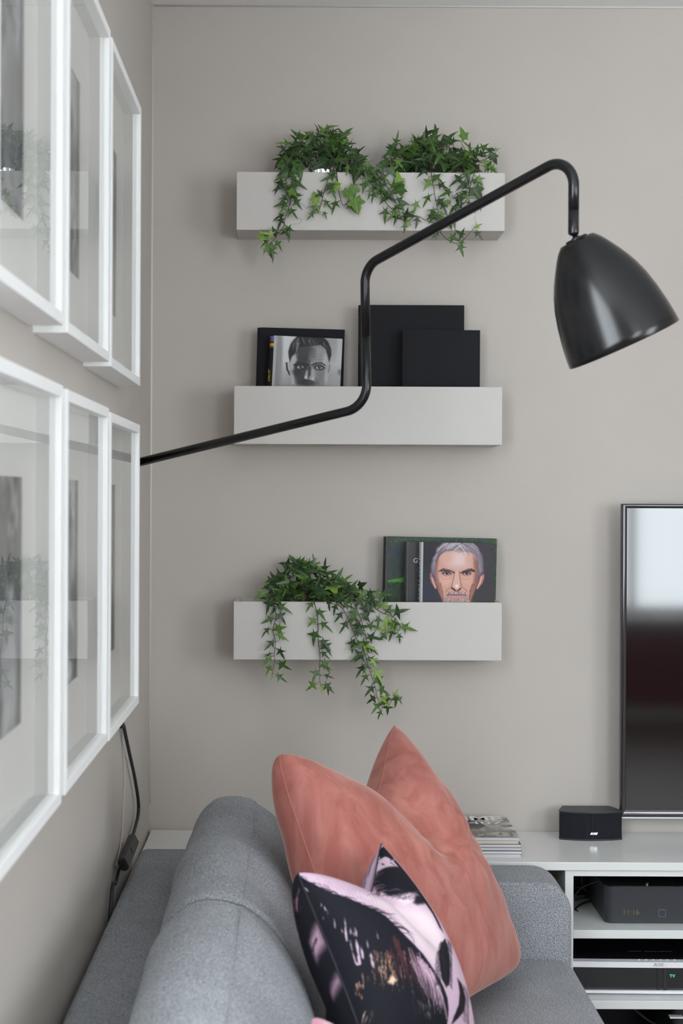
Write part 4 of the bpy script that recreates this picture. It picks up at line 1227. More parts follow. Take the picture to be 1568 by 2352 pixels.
pl.vine(za([(325, 1380), (335, 1440), (350, 1480)], VF), 0.0006, False, young_tip=False)
pl.vine(za([(1080, 520), (1060, 640), (1010, 800), (970, 950), (930, 1070), (880, 1040), (870, 990)], [3.22] + [VF] * 6), start=0.02, spacing=0.020, size=(0.018, 0.026))
pl.leaf(P(727, 463, VF), (-0.3, -0.1, 1), (0, -1, 0.1), 0.026, 3, 2)
pl.leaf(P(744, 487, VF), (0.4, -0.1, -1), (0, -1, 0.2), 0.018, 1, 0)
pl.vine(za([(1130, 560), (1150, 700), (1170, 860), (1215, 985), (1275, 940)], [3.22] + [VF] * 4), start=0.02, spacing=0.016)
pl.leaf(P(812, 425, VF - 0.004), (-0.05, -0.1, -1), (0, -1, 0.25), 0.035, 2, 2)
pl.leaf(P(815, 455, VF - 0.008), (0.2, -0.1, -1), (0, -1, 0.3), 0.040, 2, 2)
pl.leaf(P(780, 427, VF - 0.006), (-0.9, -0.1, 0.1), (0, -1, 0.25), 0.030, 3, 2)
# long runner towards the right plant
pl.vine(za([(1180, 420), (1300, 520), (1420, 640), (1560, 780), (1620, 870)], [3.225, 3.21, 3.20, VF, VF]), start=0.0, spacing=0.009)
pl.vine(za([(1220, 400), (1330, 450), (1450, 560), (1560, 640)], [3.23, 3.22, 3.205, VF]), start=0.0, spacing=0.009)
pl.vine(zbb([(0, 530), (60, 690), (140, 790), (210, 900), (300, 990), (430, 1095), (530, 1040), (640, 1090), (740, 1115), (860, 1070)], [3.215, 3.205] + [VF] * 8), start=0.0, spacing=0.021)
pl.tendril(za([(720, 960), (770, 985), (800, 1020), (825, 1010), (815, 1000)], VF)); pl.tendril(za([(640, 1070), (690, 1110), (740, 1150), (720, 1190), (650, 1200)], VF))

# highest shelf, right plant
c = P(990, 388, 3.272)
pr = Plant('bushy ivy spilling over the right half of the highest shelf', (c.x, c.y, z0), 23)
pot(pr, c, z0, P(990, 392, 3.23).z, 0.0445, m_pot)
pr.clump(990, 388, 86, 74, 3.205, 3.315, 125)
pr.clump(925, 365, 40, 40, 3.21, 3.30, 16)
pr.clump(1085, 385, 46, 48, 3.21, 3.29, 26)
pr.sprigs(990, 388, 8, 80, 68, 3.27, 388)
pr.sprigs(1070, 390, 5, 50, 48, 3.25, 390)
pr.vine(zbb([(450, 480), (330, 400), (270, 460), (200, 520), (120, 600), (60, 640)], [3.24, 3.23, 3.22, 3.21, VF, VF]), start=0.005, spacing=0.010)
pr.vine(zbb([(120, 600), (200, 700), (260, 790), (310, 890), (350, 1000), (370, 1070), (430, 1100)], VF), start=0.005, spacing=0.015)
pr.leaf(P(917, 425, VF - 0.006), (-0.15, -0.1, 1), (0, -1, 0.2), 0.034, 3, 2)
pr.leaf(P(928, 432, VF - 0.010), (-0.7, -0.1, -0.2), (0, -1, 0.3), 0.036, 1, 2)
pr.leaf(P(957, 464, VF - 0.006), (-0.25, -0.1, -1), (0.2, -1, 0.2), 0.032, 2, 0)
pr.vine(zbb([(680, 520), (690, 590), (710, 700), (730, 830), (760, 980), (770, 1090)], [3.22, 3.205] + [VF] * 4), start=0.015, spacing=0.013)
pr.vine(zbb([(1020, 500), (1050, 570), (1080, 680), (1100, 780), (1080, 850), (1000, 950), (930, 1020), (830, 1080)], [3.22, 3.205] + [VF] * 6), start=0.015, spacing=0.015)
pr.vine(zbb([(1200, 500), (1150, 590), (1110, 700), (1090, 830)], [3.22, 3.205, VF, VF]), start=0.01, spacing=0.014)
pr.vine(zbb([(1090, 850), (1140, 855), (1190, 850)], VF), 0.0007, start=0.015, spacing=0.012)
pr.vine(zbb([(1090, 840), (1000, 790), (930, 830), (880, 880)], VF), 0.0007, start=0.012, spacing=0.014)
pr.vine(zbb([(770, 1090), (790, 1180), (800, 1230), (860, 1290), (940, 1330), (1020, 1310), (1100, 1220), (1160, 1160)], VF), start=0.02, spacing=0.02, size=(0.018, 0.026))
pr.leaf(P(1061, 552, VF), (0.05, -0.1, -1), (0, -1, 0.2), 0.022, 1, 0)
pr.vine(zbb([(1060, 400), (1050, 340), (1010, 270), (1020, 215)], [3.25, 3.24, 3.23, 3.23]), 0.0008, False, young_tip=False)
pr.leaf(P(1067, 320, 3.228), (-0.35, 0, 1), (0.2, -1, 0), 0.032, 2, 2)
pr.vine(zbb([(1180, 470), (1280, 430), (1300, 380), (1360, 340)], [3.25, 3.235, 3.23, 3.23]), 0.0007, start=0.01, spacing=0.012, size=(0.015, 0.024))
pr.leaf(P(1136, 343, 3.23), (0.8, 0, -0.6), (0.6, -0.4, 0.6), 0.018, 1, 0)
pr.tendril(zbb([(1150, 1040), (1165, 1110), (1180, 1190), (1230, 1270)], VF)); pr.tendril(zbb([(700, 610), (760, 640), (820, 610)], VF))

# lowest shelf plant
z0 = sh3[3] + 0.0122
c = P(700, 1383, 3.272)
pb = Plant('ivy trailing below the lowest shelf', (c.x, c.y, z0), 31)
pot(pb, c, z0, P(700, 1384, 3.272).z, 0.0445, m_pot)
pb.clump(700, 1388, 88, 92, 3.20, 3.31, 120)
pb.clump(675, 1318, 36, 34, 3.22, 3.30, 14)
pb.clump(775, 1384, 60, 58, 3.21, 3.29, 30)
pb.sprigs(700, 1384, 9, 80, 85, 3.26, 1380)
pb.vine(zc([(440, 420), (370, 380), (330, 370), (320, 330)], [3.24, 3.23, 3.22, 3.215]), 0.0008, start=0.0, spacing=0.009, size=(0.016, 0.026))
pb.vine(zc([(420, 400), (385, 450), (395, 520), (405, 600), (380, 700), (400, 800), (390, 900), (395, 960), (370, 1070)], [3.225, 3.205] + [VF] * 7), start=0.005, spacing=0.0125)
pb.vine(zc([(700, 400), (720, 480), (742, 580), (748, 680), (752, 800), (765, 920), (760, 1000), (762, 1100), (770, 1160)], [3.22, 3.205] + [VF] * 7), start=0.02, spacing=0.0145)
pb.leaf(P(752, 1573, VF), (0.1, -0.1, -1), (0, -1, 0.2), 0.026, 1, 0)
pb.vine(zc([(830, 420), (880, 460), (950, 530), (990, 600), (1040, 720), (1080, 800), (1120, 860), (1150, 960), (1190, 1090), (1220, 1190), (1240, 1270), (1290, 1340), (1340, 1300), (1370, 1240)], [3.225, 3.205] + [VF] * 12), start=0.01, spacing=0.0115)
pb.leaf(P(890, 1620, VF - 0.004), (0.0, -0.1, -1), (0, -1, 0.2), 0.024, 0, 1)
pb.leaf(P(888, 1612, VF - 0.004), (-0.1, -0.1, 1), (0, -1, 0.2), 0.022, 0, 0)
pb.leaf(P(909, 1600, VF), (0.05, -0.1, -1), (0.3, -1, 0.2), 0.028, 1, 1)
pb.vine(zc([(950, 400), (1000, 420), (1060, 520), (1110, 650), (1140, 760), (1150, 880), (1180, 990)], [3.23, 3.21, 3.205] + [VF] * 4), start=0.01, spacing=0.0125)
pb.vine(zc([(880, 380), (1000, 390), (1100, 440), (1200, 510), (1270, 560), (1330, 580), (1390, 620), (1420, 680), (1390, 725), (1350, 720), (1300, 690)], [3.24, 3.225, 3.215, 3.205] + [VF] * 7), start=0.0, spacing=0.0095)
pb.vine(zc([(980, 380), (1080, 380), (1160, 400), (1230, 430), (1290, 480)], [3.24, 3.225, 3.215, 3.208, VF]), 0.0008, start=0.0, spacing=0.010)
pb.leaf(P(884, 1443, VF), (-0.9, -0.1, -0.1), (0.2, -1, 0.3), 0.026, 3, 0)
pb.tendril(zc([(745, 560), (790, 600), (835, 640)], VF)); pb.tendril(zc([(410, 740), (440, 770), (410, 800)], VF))
# ------------------------------------------------------------------ picture frames on the left wall
XF = XL + 0.045                               # front of the frames
def picture(label, y0, y1, z0, z1, seed):
    root = thing('picture_frame', label, 'picture', (XL, (y0 + y1) / 2, z0), 'white picture frames on the left wall')
    fw = 0.016
    def rail(name, a, b, c, d):
        """mitred rail: outer a-b, inner c-d given as (y, z)"""
        v = []
        for x in (XL, XF):
            for p in (a, b, c, d): v.append((x, p[0], p[1]))
        f = [(0, 1, 2, 3), (7, 6, 5, 4), (0, 4, 5, 1), (1, 5, 6, 2), (2, 6, 7, 3), (3, 7, 4, 0)]
        bm = bmesh.new(); vs = [bm.verts.new(q) for q in v]
        for q in f: bm.faces.new([vs[i] for i in q])
        bm.edges.ensure_lookup_table()
        ed = [e for e in bm.edges if e.verts[0].co.x > XL + 0.01 and e.verts[1].co.x > XL + 0.01]
        bmesh.ops.bevel(bm, geom=ed, offset=0.0008, segments=1, affect='EDGES')
        return from_bm(name, bm, m_frame, root)
    O = [(y0, z0), (y1, z0), (y1, z1), (y0, z1)]
    I = [(y0 + fw, z0 + fw), (y1 - fw, z0 + fw), (y1 - fw, z1 - fw), (y0 + fw, z1 - fw)]
    for i in range(4):
        j = (i + 1) % 4
        rail('frame_rail', O[i], O[j], I[j], I[i])
    gx = XF - 0.0075
    a0, a1, b0, b1 = y0 + fw - 0.002, y1 - fw + 0.002, z0 + fw - 0.002, z1 - fw + 0.002
    g = box('glass_pane', gx - 0.002, gx, a0, a1, b0, b1, m_glass_clear, root)
    g.data.materials.append(m_glass)
    for p in g.data.polygons:
        if p.normal.x > 0.9: p.material_index = 1
    # mat board with a window cut in it, print behind
    mxp = XL + 0.0125
    pw, ph = 0.205, 0.300
    cy, cz = (y0 + y1) / 2, (z0 + z1) / 2
    p0, p1, q0, q1 = cy - pw / 2, cy + pw / 2, cz - ph / 2, cz + ph / 2
    bm = bmesh.new()
    for (s0, s1, t0, t1) in ((a0, p0, b0, b1), (p1, a1, b0, b1), (p0, p1, b0, q0), (p0, p1, q1, b1)):
        bm_box(bm, mxp - 0.002, mxp, s0, s1, t0, t1)
    bmesh.ops.remove_doubles(bm, verts=bm.verts, dist=1e-5)
    from_bm('mat_board', bm, m_mat, root)
    box('backing_board', XL + 0.002, XL + 0.008, a0, a1, b0, b1, m_mat, root)
    cv = Canvas(60, int(60 * ph / pw), (150, 151, 155))
    rs = random.Random(seed)
    cv.mottle(3, 1.1, seed)
    for i in range(7):
        g_ = rs.choice([85, 105, 130, 160, 185, 205])
        cv.blob(rs.random(), rs.uniform(0, 1.4), rs.uniform(0.08, 0.35), rs.uniform(0.1, 0.5), (g_, g_, g_ + 4), 0.8, 0.7, rs.uniform(-0.6, 0.6))
    cv.poly([(0.9, 0.0), (1.0, 0.0), (1.0, 1.46), (0.86, 1.46)], (112, 114, 120), 0.7, 0.1)
    xf = frame_xf((mxp - 0.0022, p0 - 0.002, q1 + 0.002), (0, 1, 0), (0, 0, 1))
    print_sheet('photograph', cv, xf, pw + 0.004, ph + 0.004, m_print, root)
UP = [(H + 0.2088, H + 0.7405), (H + 0.2138, H + 0.7440), (H + 0.2194, H + 0.7494)]
LO = [(H - 0.3966, H + 0.1350), (H - 0.3940, H + 0.1400), (H - 0.3980, H + 0.1418)]
cols = [(2.297, 2.718), (1.868, 2.277), (1.430, 1.838)]
nm = ['nearest the corner', 'in the middle of the row', 'nearest the viewer, cut by the picture edge']
for r, row in enumerate((UP, LO)):
    for k, (y0, y1) in enumerate(cols):
        z0, z1 = row[k]
        picture('white deep-framed picture in the %s row, %s' % (('upper', 'lower')[r], nm[k]), y0, y1, z0, z1, 40 + r * 3 + k)

# ------------------------------------------------------------------ swing-arm wall lamp
lamp = thing('swing_arm_lamp', 'black swing-arm wall lamp with bell shade in front of the shelves', 'lamp', (XL, 2.86, H + 0.06))
RT = 0.0087
A = P(296, 1067, 2.86); K1 = P(843, 933.5, 2.62); K2 = P(837.5, 612, 2.62); K3 = P(1317.5, 350, 2.28); E = P(1316.5, 541, 2.28)
s1 = P(839.5, 772, 2.62); s2 = P(1317, 483, 2.28)
lathe('wall_plate', [(0.0, 0.0), (0.028, 0.0), (0.028, 0.010), (0.026, 0.012), (0.0, 0.012)], m_lamp, lamp, 32, frame_xf((XL, A.y, A.z), (0, 1, 0), (0, 0, 1)))
tube('lower_arm', fillet([Vector((XL + 0.008, A.y, A.z)), K1, s1], [0.050], 14), RT, m_lamp, lamp, 20)
tube('upper_arm', fillet([s1 + Vector((0, 0, 0.0004)), K2, K3, s2 + Vector((0, 0, 0.0004))], [0.042, 0.040], 14), RT, m_lamp, lamp, 20)
en = []
L_ = (s2 - E).length
pr_ = [(s2, RT), (E + (s2 - E) * 0.12, RT), (E + (s2 - E) * 0.05, RT * 0.93), (E, RT * 0.6)]
tube('end_sleeve', [p for p, r in pr_], [r for p, r in pr_], m_lamp, lamp, 20)
TC = P(1324.1, 551.3, 2.28); BC = P(1435.2, 789.3, 2.28)
ax = (BC - TC); ax.y = 0.010; LS = ax.length
xfS = frame_xf(TC, ax.cross(Vector((0, 1, 0))), Vector((0, 1, 0)) - ax * (ax.y / ax.length_squared))
# make local +Z follow the axis of the shade
zax = ax.normalized(); xax = Vector((0, 1, 0)).cross(zax).normalized(); yax = zax.cross(xax)
xfS = Matrix((xax, yax, zax)).transposed().to_4x4(); xfS.translation = TC
tab = [(0, .158), (.05, .198), (.10, .234), (.154, .267), (.22, .307), (.30, .350), (.383, .388), (.50, .429), (.648, .465), (.80, .491), (.92, .506), (1, .512)]
outer = [(r * LS, a * LS) for a, r in tab]
inner = [(r * LS - 0.0016, a * LS + (0.0016 if a == 0 else 0)) for a, r in reversed(tab)]
lathe('shade', [(0.0, 0.0), (outer[0][0] - 0.003, 0.0), (outer[0][0] - 0.0008, 0.0006)] + outer[1:] + [(outer[-1][0] - 0.0008, outer[-1][1] + 0.0008)] + inner + [(0.0, 0.0016)], m_lamp, lamp, 64, xfS)
lathe('shade_cap', [(0.0, -0.0035), (0.017, -0.0035), (0.018, -0.0025), (0.018, 0.0), (0.0, 0.0)], m_lamp, lamp, 32, xfS)
lathe('swivel_joint', [(0.0, -0.010), (0.0035, -0.010), (0.0045, -0.006), (0.0075, -0.0045), (0.0075, -0.003), (0.0, -0.003)], m_lamp, lamp, 20, xfS)
tube('brass_pin', [E + Vector((0.0004, 0, 0.004)), E + Vector((0.0010, 0, -0.002)), TC + (E - TC) * 0.4], 0.0028, m_brass, lamp, 12)
m_bulb = mat('frosted_bulb', (0.75, 0.74, 0.70, 1), 0.3)
lathe('bulb', [(0.0, 0.125), (0.012, 0.122), (0.024, 0.108), (0.028, 0.092), (0.022, 0.070), (0.014, 0.050), (0.013, 0.010), (0.0, 0.010)], m_bulb, lamp, 24, xfS)

# lamp cord with inline switch, hanging on the wall
def on_wall(px, py, x=-0.344):
    y = -x * F / (VX - px)
    return P(px, py, y)
cord_pts = [Vector((XL + 0.006, 2.86, A.z - 0.02)), Vector((XL + 0.006, 2.82, H - 0.15)), on_wall(278, 1640), on_wall(283, 1664), on_wall(296, 1725), on_wall(309, 1785), on_wall(317.5, 1840), on_wall(317, 1872), on_wall(310, 1902), on_wall(303, 1924)]
tube('power_cord', smooth_path(cord_pts, 6), 0.0036, m_black, lamp, 10)
cord2 = [on_wall(277, 1990), on_wall(272, 2003), on_wall(266, 2028), on_wall(255, 2070), Vector((XL + 0.008, 2.5, 0.30))]
tube('power_cord', smooth_path(cord2, 6), 0.0034, m_black, lamp, 10)
c0 = on_wall(302, 1928, -0.338); c1 = on_wall(277.5, 1987, -0.338)
cm = (c0 + c1) / 2; yv = (c0 - c1); ln_ = yv.length; yv.normalize()
nx = Vector((0.30, -0.94, 0.12)); nx = (nx - yv * nx.dot(yv)).normalized()
xv = yv.cross(nx).normalized()
M = Matrix((xv, yv, nx)).transposed().to_4x4(); M.translation = cm + Vector((0.004, 0, 0))
bm = bmesh.new(); bm_box(bm, -0.0125, 0.0125, -ln_ / 2, ln_ / 2, -0.008, 0.008)
bmesh.ops.bevel(bm, geom=list(bm.edges), offset=0.003, segments=3, affect='EDGES'); bm.transform(M)
sw = from_bm('inline_switch', bm, m_black, lamp, False)
bm = bmesh.new(); bm_box(bm, -0.0052, 0.0052, -0.010, 0.010, 0.006, 0.0095)
bmesh.ops.bevel(bm, geom=[e for e in bm.edges if abs(e.verts[0].co.z - e.verts[1].co.z) > 0.001], offset=0.005, segments=5, affect='EDGES'); bm.transform(M)
from_bm('rocker', bm, m_charcoal, sw)
tag(tube('wall_cable', smooth_path([Vector((XL + 0.001, 2.80, H - 0.38)), on_wall(279, 1668, -0.351), on_wall(284, 1730, -0.351), on_wall(286, 1800, -0.351), on_wall(283, 1860, -0.351), on_wall(279, 1930, -0.351), on_wall(266, 1990, -0.351)], 5), 0.0012, m_wall, base=(XL, 2.8, 0.6)), 'thin painted-over cable running down the wall beside the lamp cord', 'cable')

# ------------------------------------------------------------------ sofa
sofa = thing('sofa', 'grey wool sofa along the left wall', 'sofa', (0.1, 2.0, 0))
ZS = H - 0.925                               # seat top
XS = 0.545                                   # seat front
ZA = H - 0.775                               # arm top
ZK = H - 0.741                               # back top
ya0, ya1 = 2.857, 3.005
def rounded(pts_r, n=8):
    """closed outline with rounded corners from (x, z, radius)"""
    out = []
    k = len(pts_r)
    for i in range(k):
        p = Vector(pts_r[i][:2]); r = pts_r[i][2]
        a = (Vector(pts_r[i - 1][:2]) - p).normalized(); b = (Vector(pts_r[(i + 1) % k][:2]) - p).normalized()
        if r <= 0: out.append(p); continue
        an = a.angle(b); d = r / math.tan(an / 2)
        cen = p + (a + b).normalized() * (r / math.sin(an / 2))
        v0 = p + a * d - cen; v1 = p + b * d - cen; w = v0.angle(v1)
        for j in range(n + 1):
            t = j / n
            out.append(cen + (v0 * math.sin((1 - t) * w) + v1 * math.sin(t * w)) / math.sin(w))
    return out
def extrude_y(name, outline, y0, y1, m, parent, round_=0.012, seg=5):
    """outline in x,z extruded along y with softly rounded end edges"""
    cen = sum((Vector(p) for p in outline), Vector((0, 0))) / len(outline)
    k = len(outline)
    nrm = []
    for i in range(k):
        t = (outline[(i + 1) % k] - outline[i - 1])
        nrm.append(Vector((t.y, -t.x)).normalized())
    if sum((outline[i] - cen).dot(nrm[i]) for i in range(k)) < 0: nrm = [-q for q in nrm]
    st = []
    for j in range(seg + 1):
        a = math.pi / 2 * j / seg
        st.append((y0 + round_ * (1 - math.sin(a)), round_ * (1 - math.cos(a))))
    st = list(reversed(st))
    st = [(y0 + round_ * (1 - math.cos(math.pi / 2 * j / seg)), round_ * (1 - math.sin(math.pi / 2 * j / seg))) for j in range(seg + 1)]
    st += [(y0 + (y1 - y0) * q, 0.0) for q in (0.25, 0.5, 0.75)]
    st += [(y1 - round_ * (1 - math.cos(math.pi / 2 * j / seg)), round_ * (1 - math.sin(math.pi / 2 * j / seg))) for j in range(seg, -1, -1)]
    v = []; f = []
    for y, ins in st:
        for i in range(k):
            p = outline[i] - nrm[i] * ins
            v.append((p.x, y, p.y))
    for j in range(len(st) - 1):
        for i in range(k):
            f.append((j * k + i, j * k + (i + 1) % k, (j + 1) * k + (i + 1) % k, (j + 1) * k + i))
    f.append(tuple(range(k))); f.append(tuple(reversed(range((len(st) - 1) * k, len(st) * k))))
    bm = bmesh.new(); vs = [bm.verts.new(q) for q in v]
    for q in f: bm.faces.new([vs[i] for i in q])
    return from_bm(name, bm, m, parent, True)
xb0, xb1 = XL + 0.014, -0.205
arm_o = rounded([(xb0, 0.10, 0.0), (XS + 0.004, 0.10, 0.0), (XS + 0.004, ZA, 0.062), (xb0, ZA, 0.0)])
extrude_y('armrest', arm_o, ya0, ya1, m_felt, sofa, 0.010)
# seam round the inner face of the arm
so = [(p.x - (0.006 if p.x > 0.4 else 0), ya0 + 0.0012, p.y - (0.006 if p.y > 0.4 else 0)) for p in arm_o if p.x > -0.2 and p.y > 0.2]
so = [(XS - 0.002, ya0 + 0.0012, 0.20)] + so + [(-0.2, ya0 + 0.0012, ZA - 0.006)]
tube('arm_seam', so, 0.0011, m_seam, sofa, 6)
back_o = rounded([(xb0, 0.10, 0.0), (xb1, 0.10, 0.0), (xb1, ZK, 0.030), (xb0, ZK, 0.022)])
extrude_y('backrest', back_o, 0.80, ya1 - 0.004, m_felt, sofa, 0.020)
seat_o = rounded([(xb1 + 0.002, 0.26, 0.0), (XS + 0.012, 0.26, 0.02), (XS + 0.006, ZS, 0.034), (xb1 + 0.002, ZS, 0.0)])
extrude_y('seat', seat_o, 0.95, ya0 - 0.001, m_felt, sofa, 0.018)
box('base', xb1 + 0.003, XS - 0.01, 0.82, ya0 + 0.05, 0.10, 0.262, m_felt, sofa, 0.006)
extrude_y('armrest', arm_o, 0.80, 0.948, m_felt, sofa, 0.010)
for x in (xb0 + 0.05, XS - 0.05):
    for y in (0.87, 2.93):
        lathe('leg', [(0, 0), (0.016, 0), (0.022, 0.10), (0, 0.10)], m_black, sofa, 16, Matrix.Translation((x, y, 0)))

def back_cushion(label, y0, y1, sh0, sh1, dx=0.0):
    root = thing('back_cushion', label, 'cushion', (-0.1 + dx, (y0 + y1) / 2, ZS), 'back cushions of the sofa')
    prof = [(-0.083, 0.718), (-0.045, 0.690), (-0.012, 0.645), (0.016, 0.590), (0.036, 0.525), (0.044, 0.465), (0.034, 0.415), (0.0, 0.397), (-0.09, 0.395), (-0.165, 0.397), (-0.188, 0.43), (-0.197, 0.50), (-0.200, 0.575), (-0.215, 0.62), (-0.212, 0.665), (-0.195, 0.698), (-0.172, 0.718), (-0.150, 0.727), (-0.127, 0.7295), (-0.105, 0.727)]
    prof = [(x + dx, z + (H - 1.32)) for x, z in prof]
    # closed smooth outline
    cl = []
    k = len(prof)
    for i in range(k):
        p0, p1, p2, p3 = (Vector(prof[(i + o) % k]) for o in (-1, 0, 1, 2))
        for q in range(4):
            t = q / 4
            cl.append(0.5 * ((2 * p1) + (p2 - p0) * t + (2 * p0 - 5 * p1 + 4 * p2 - p3) * t * t + (3 * p1 - p0 - 3 * p2 + p3) * t ** 3))
    cen = Vector((-0.09 + dx, 0.55 + (H - 1.32)))
    zlow = ZS + 0.0005
    K = len(cl); M_ = 36
    rs = random.Random(int(y0 * 100))
    st = []
    for j in range(M_ + 1):
        s = -1 + 2 * j / M_
        e = 1 - abs(s)
        sc_ = 1.0 - (sh0 if s < 0 else sh1) * math.exp(-e / 0.06) - 0.010 * math.exp(-e / 0.4)
        st.append((y0 + (y1 - y0) * (s + 1) / 2, sc_))
    v = []; f = []
    def pt(i, y, s_):
        p = cen + (cl[i] - cen) * s_
        wob = 0.0026 * math.sin(y * 13 + i * 0.13) + 0.0012 * math.sin(y * 29 + i * 0.31 + 1)
        d = (cl[i] - cen).normalized()
        p = p + d * wob
        return (p.x, y, max(p.y, zlow))
    for y, s_ in st:
        for i in range(K): v.append(pt(i, y, s_))
    for j in range(M_):
        for i in range(K): f.append((j * K + i, j * K + (i + 1) % K, (j + 1) * K + (i + 1) % K, (j + 1) * K + i))
    # domed ends
    for (j0, y_, sg) in ((0, y0, -1), (M_, y1, 1)):
        prev = j0 * K
        for q, (ss, dy) in enumerate(((0.85, 0.002), (0.5, 0.003), (0.2, 0.0035))):
            b = len(v)
            for i in range(K):
                p = cen + (Vector((v[j0 * K + i][0], v[j0 * K + i][2])) - cen) * ss
                v.append((p.x, y_ + sg * dy, max(p.y, zlow)))
            for i in range(K):
                qd = (prev + i, prev + (i + 1) % K, b + (i + 1) % K, b + i)
                f.append(qd if sg > 0 else tuple(reversed(qd)))
            prev = b
        f.append(tuple(prev + i for i in range(K)) if sg > 0 else tuple(prev + i for i in reversed(range(K))))
    bm = bmesh.new(); vs = [bm.verts.new(q) for q in v]
    for q in f: bm.faces.new([vs[i] for i in q])
    from_bm('cover', bm, m_felt, root, True)
    for idx in (0, 16 * 4):
        pts = [Vector(pt(idx, y, s_)) for y, s_ in st]
        tube('seam', pts, 0.0012, m_felt, root, 6)
        
    # seam along the end of the boxing strip
    for j in (1, M_ - 1):
        pts = [Vector(pt(i % K, *st[j])) for i in range(16 * 4, 20 * 4 + 1)]
        tube('seam', pts, 0.0011, m_felt, root, 6)
back_cushion('far grey back cushion of the sofa, behind the salmon cushion', 2.116, 2.835, 0.006, 0.055)
back_cushion('near grey back cushion of the sofa, in the foreground', 1.36, 2.108, 0.055, 0.022)

# ------------------------------------------------------------------ scatter cushions
def pillow_point(u, v, side, cr, thick, chop, u0=0.0, pin=0.10, wr=0.0, ex=0.38, rc=0.045, exr=0.42):
    """point of a square cushion with a dent chopped into its top edge; u right, v up, -1..1"""
    TL, TR, BR, BL = cr
    n = (TR - TL).cross(BL - TL).normalized()
    if n.x < 0: n = -n
    k = 1 - rc * (abs(u) * abs(v)) ** 5
    su = u * k * (1 - pin * (1 - v * v)); sv = v * k * (1 - pin * (1 - u * u))
    t = min(max((v + 0.75) / 1.75, 0), 1); sN = t * t * (3 - 2 * t)
    du = (u - u0) / (1 + u0 if u < u0 else 1 - u0)
    cth = max(0.0, 1 - abs(du))
    cth = cth ** 1.1 if cth > 0 else 0
    # soften the very bottom of the V
    cth = cth - 0.08 * math.exp(-(du / 0.12) ** 2)
    sv -= chop * cth * sN
    w = max(1 - u * u, 0) ** (ex if u < 0 else ex + exr * u) * max(1 - v * v, 0) ** ex
    w *= 1 - 0.42 * math.exp(-((u - u0) / 0.20) ** 2) * sN ** 2
    base = TL * ((1 - su) * (1 + sv) / 4) + TR * ((1 + su) * (1 + sv) / 4) + BR * ((1 + su) * (1 - sv) / 4) + BL * ((1 - su) * (1 - sv) / 4)
    h = thick / 2 * w
    if wr:
        e = min(1 - abs(u), 1 - abs(v))
        a = math.atan2(v - 0.20, u - u0 - 0.25)
        dd = math.hypot(v - 0.20, u - u0 - 0.25)
        h += wr * min(1, w * 1.5) * (0.75 * math.sin(a * 11 + 2 * dd) * math.exp(-dd * 2.6) + 0.35 * math.sin(7 * u + 4 * v + 2 * math.sin(3 * v)) + 0.3 * math.sin(15 * v - 5 * u + math.sin(7 * u)) * (1 - e))
    return base + n * (h * side)

def pillow(name, label, cr, thick, chop, m, m_s, n=56, u0=0.0, wr=0.0, canvas=None, back_canvas=None, pin=0.10, floor_z=None, rc=0.045):
    b = (cr[2] + cr[3]) / 2
    root = thing(name, label, 'cushion', (b.x, b.y, ZS))
    n_front = n
    for side, nm_ in ((1, 'front_panel'), (-1, 'back_panel')):
        n = n_front if side > 0 else min(n_front, 120)
        xs = [math.sin(math.pi / 2 * (-1 + 2 * i / n)) for i in range(n + 1)]
        v = [pillow_point(u, w, side, cr, thick, chop, u0, pin, wr, rc=rc) for w in xs for u in xs]
        if floor_z is not None:
            for q in v: q.z = max(q.z, floor_z)
        k = n + 1
        f = [(j * k + i, j * k + i + 1, (j + 1) * k + i + 1, (j + 1) * k + i) for j in range(n) for i in range(n)]
        if side < 0: f = [tuple(reversed(q)) for q in f]
        bm = bmesh.new(); vs = [bm.verts.new(q) for q in v]
        for q in f: bm.faces.new([vs[i] for i in q])
        me = bpy.data.meshes.new(nm_); bm.to_mesh(me); bm.free()
        me.materials.append(m)
        cvs = canvas if side > 0 else back_canvas
        if cvs is not None:
            U = np.array([u for w in xs for u in xs]); V_ = np.array([w for w in xs for u in xs])
            set_print(me, cvs.sample((np.arcsin(U) * 2 / np.pi + 1) / 2, (1 - np.arcsin(V_) * 2 / np.pi) / 2))
        link(nm_, me, root, True)
    loop = []
    q = 40
    for (a, b2) in (((-1, -1), (1, -1)), ((1, -1), (1, 1)), ((1, 1), (-1, 1)), ((-1, 1), (-1, -1))):
        for i in range(q):
            t = i / q
            p = pillow_point(a[0] + (b2[0] - a[0]) * t, a[1] + (b2[1] - a[1]) * t, 1, cr, thick, chop, u0, pin, 0, rc=rc)
            if floor_z is not None: p.z = max(p.z, floor_z)
            loop.append(p)
    tube('seam', loop, 0.0012, m_s, root, 6, True)
    return root

